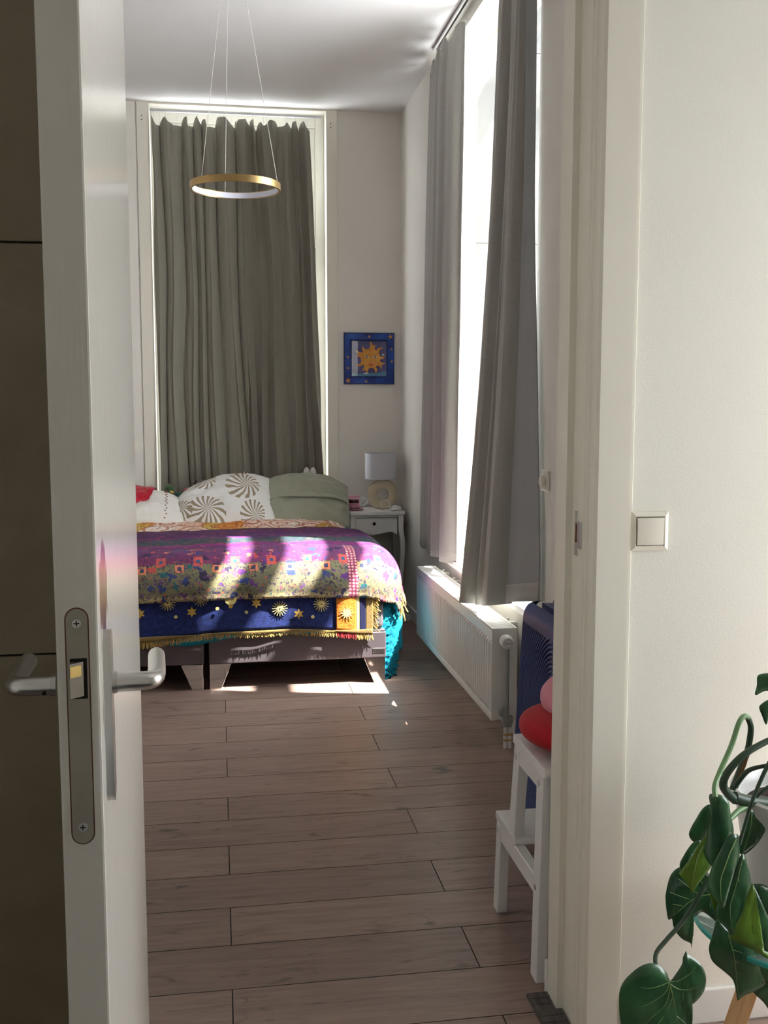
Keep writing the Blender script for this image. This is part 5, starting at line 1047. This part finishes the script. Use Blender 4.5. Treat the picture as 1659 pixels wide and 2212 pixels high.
leaf([(0.9055, 1.5970, 0.8450), (0.9237, 1.5972, 0.8480), (0.9394, 1.5974, 0.8494), (0.9397, 1.5955, 0.8195), (0.9176, 1.5954, 0.8189), (0.9011, 1.5950, 0.8126), (0.9035, 1.5960, 0.8283)], 0.006, M['leaf'], None, 0.04, 0)
leaf([(0.9241, 1.5944, 0.8019), (0.9121, 1.5939, 0.7958), (0.9078, 1.5935, 0.7895), (0.9136, 1.5927, 0.7751), (0.9199, 1.5918, 0.7612), (0.9259, 1.5927, 0.7745), (0.9399, 1.5939, 0.7929), (0.9398, 1.5944, 0.8024)], 0.006, M['leaf'], None, 0.04, 0)
stem([(0.8406, 1.6000, 0.5006), (0.8019, 1.5800, 0.4671), (0.7689, 1.5700, 0.4290), (0.7358, 1.5600, 0.4040), (0.7136, 1.5500, 0.3883), (0.7079, 1.5400, 0.3748), (0.7125, 1.5350, 0.3666), (0.7226, 1.5220, 0.3536)], .0042, .0036)
# stems
stem([(0.8096, 1.5500, 0.6540), (0.8133, 1.5600, 0.6692), (0.8302, 1.5750, 0.6893), (0.8568, 1.5900, 0.7273), (0.8743, 1.6000, 0.7623), (0.8896, 1.6100, 0.7708), (0.9031, 1.6200, 0.7629)], .0045, .0048, M['stemlight'])
stem([(0.9002, 1.6180, 0.7653), (0.9110, 1.6250, 0.7418), (0.9113, 1.6350, 0.6965), (0.9029, 1.6400, 0.6657), (0.8886, 1.6400, 0.6275)], .0052, .0058)
stem([(0.9129, 1.6300, 0.7192), (0.9084, 1.6320, 0.6851), (0.9024, 1.6340, 0.6636), (0.8922, 1.6340, 0.6347)], .0022, .0044, M['stembrown'])
stem([(0.9768, 1.6200, 0.7317), (0.9321, 1.6100, 0.7231), (0.8843, 1.6000, 0.7043), (0.8572, 1.6000, 0.6762), (0.8521, 1.6050, 0.6523), (0.8702, 1.6200, 0.6287), (0.8892, 1.6300, 0.6127)], .0048, .0085)
stem([(0.8872, 1.6300, 0.6179), (0.9131, 1.6350, 0.6075), (0.9438, 1.6450, 0.5990), (0.9980, 1.6600, 0.5818)], .0105, .0125)
stem([(0.8893, 1.6320, 0.6356), (0.8932, 1.6300, 0.6446), (0.9052, 1.6200, 0.6677), (0.9254, 1.6100, 0.6786), (0.9585, 1.6000, 0.6852)], .0055, .0030)
stem([(0.9447, 1.5800, 0.7341), (0.9168, 1.5800, 0.6865), (0.8935, 1.5800, 0.6304), (0.8808, 1.5800, 0.5859), (0.8672, 1.5700, 0.5572)], .0040, .0026)
stem([(0.9234, 1.6400, 0.5963), (0.8915, 1.6200, 0.5962), (0.8630, 1.6000, 0.5895), (0.8385, 1.5800, 0.5805)], .0065, .0035, M['stemlight'])
stem([(0.9716, 1.6200, 0.6521), (0.9473, 1.6300, 0.6311), (0.9301, 1.6400, 0.6062)], .0024, .0026)
# petioles outside the photo's edge, rooted in the pot
stem([(0.9130, 1.5600, 0.8449), (0.9488, 1.5800, 0.8314), (1.0112, 1.6200, 0.7508), (1.075, 1.665, .64), (1.07, 1.67, .565)], .0026, .0040)
stem([(0.9151, 1.5600, 0.7969), (0.9469, 1.5800, 0.7788), (0.9995, 1.6200, 0.7179), (1.06, 1.66, .63), (1.06, 1.675, .565)], .0026, .0040)
stem([(0.9980, 1.6600, 0.5818), (1.0213, 1.6650, 0.5731), (1.045, 1.67, .585), (1.05, 1.67, .56)], .0125, .0135)
stem([(0.9768, 1.6200, 0.7317), (1.0056, 1.6300, 0.7142), (1.05, 1.65, .62), (1.045, 1.66, .565)], .0048, .0052)
stem([(0.9585, 1.6000, 0.6852), (0.9885, 1.6200, 0.6680), (1.035, 1.65, .60), (1.04, 1.655, .565)], .0030, .0036)
stem([(0.9447, 1.5800, 0.7341), (0.9752, 1.6000, 0.7383), (1.0153, 1.6300, 0.6968), (1.055, 1.65, .60), (1.05, 1.655, .565)], .0040, .0044)
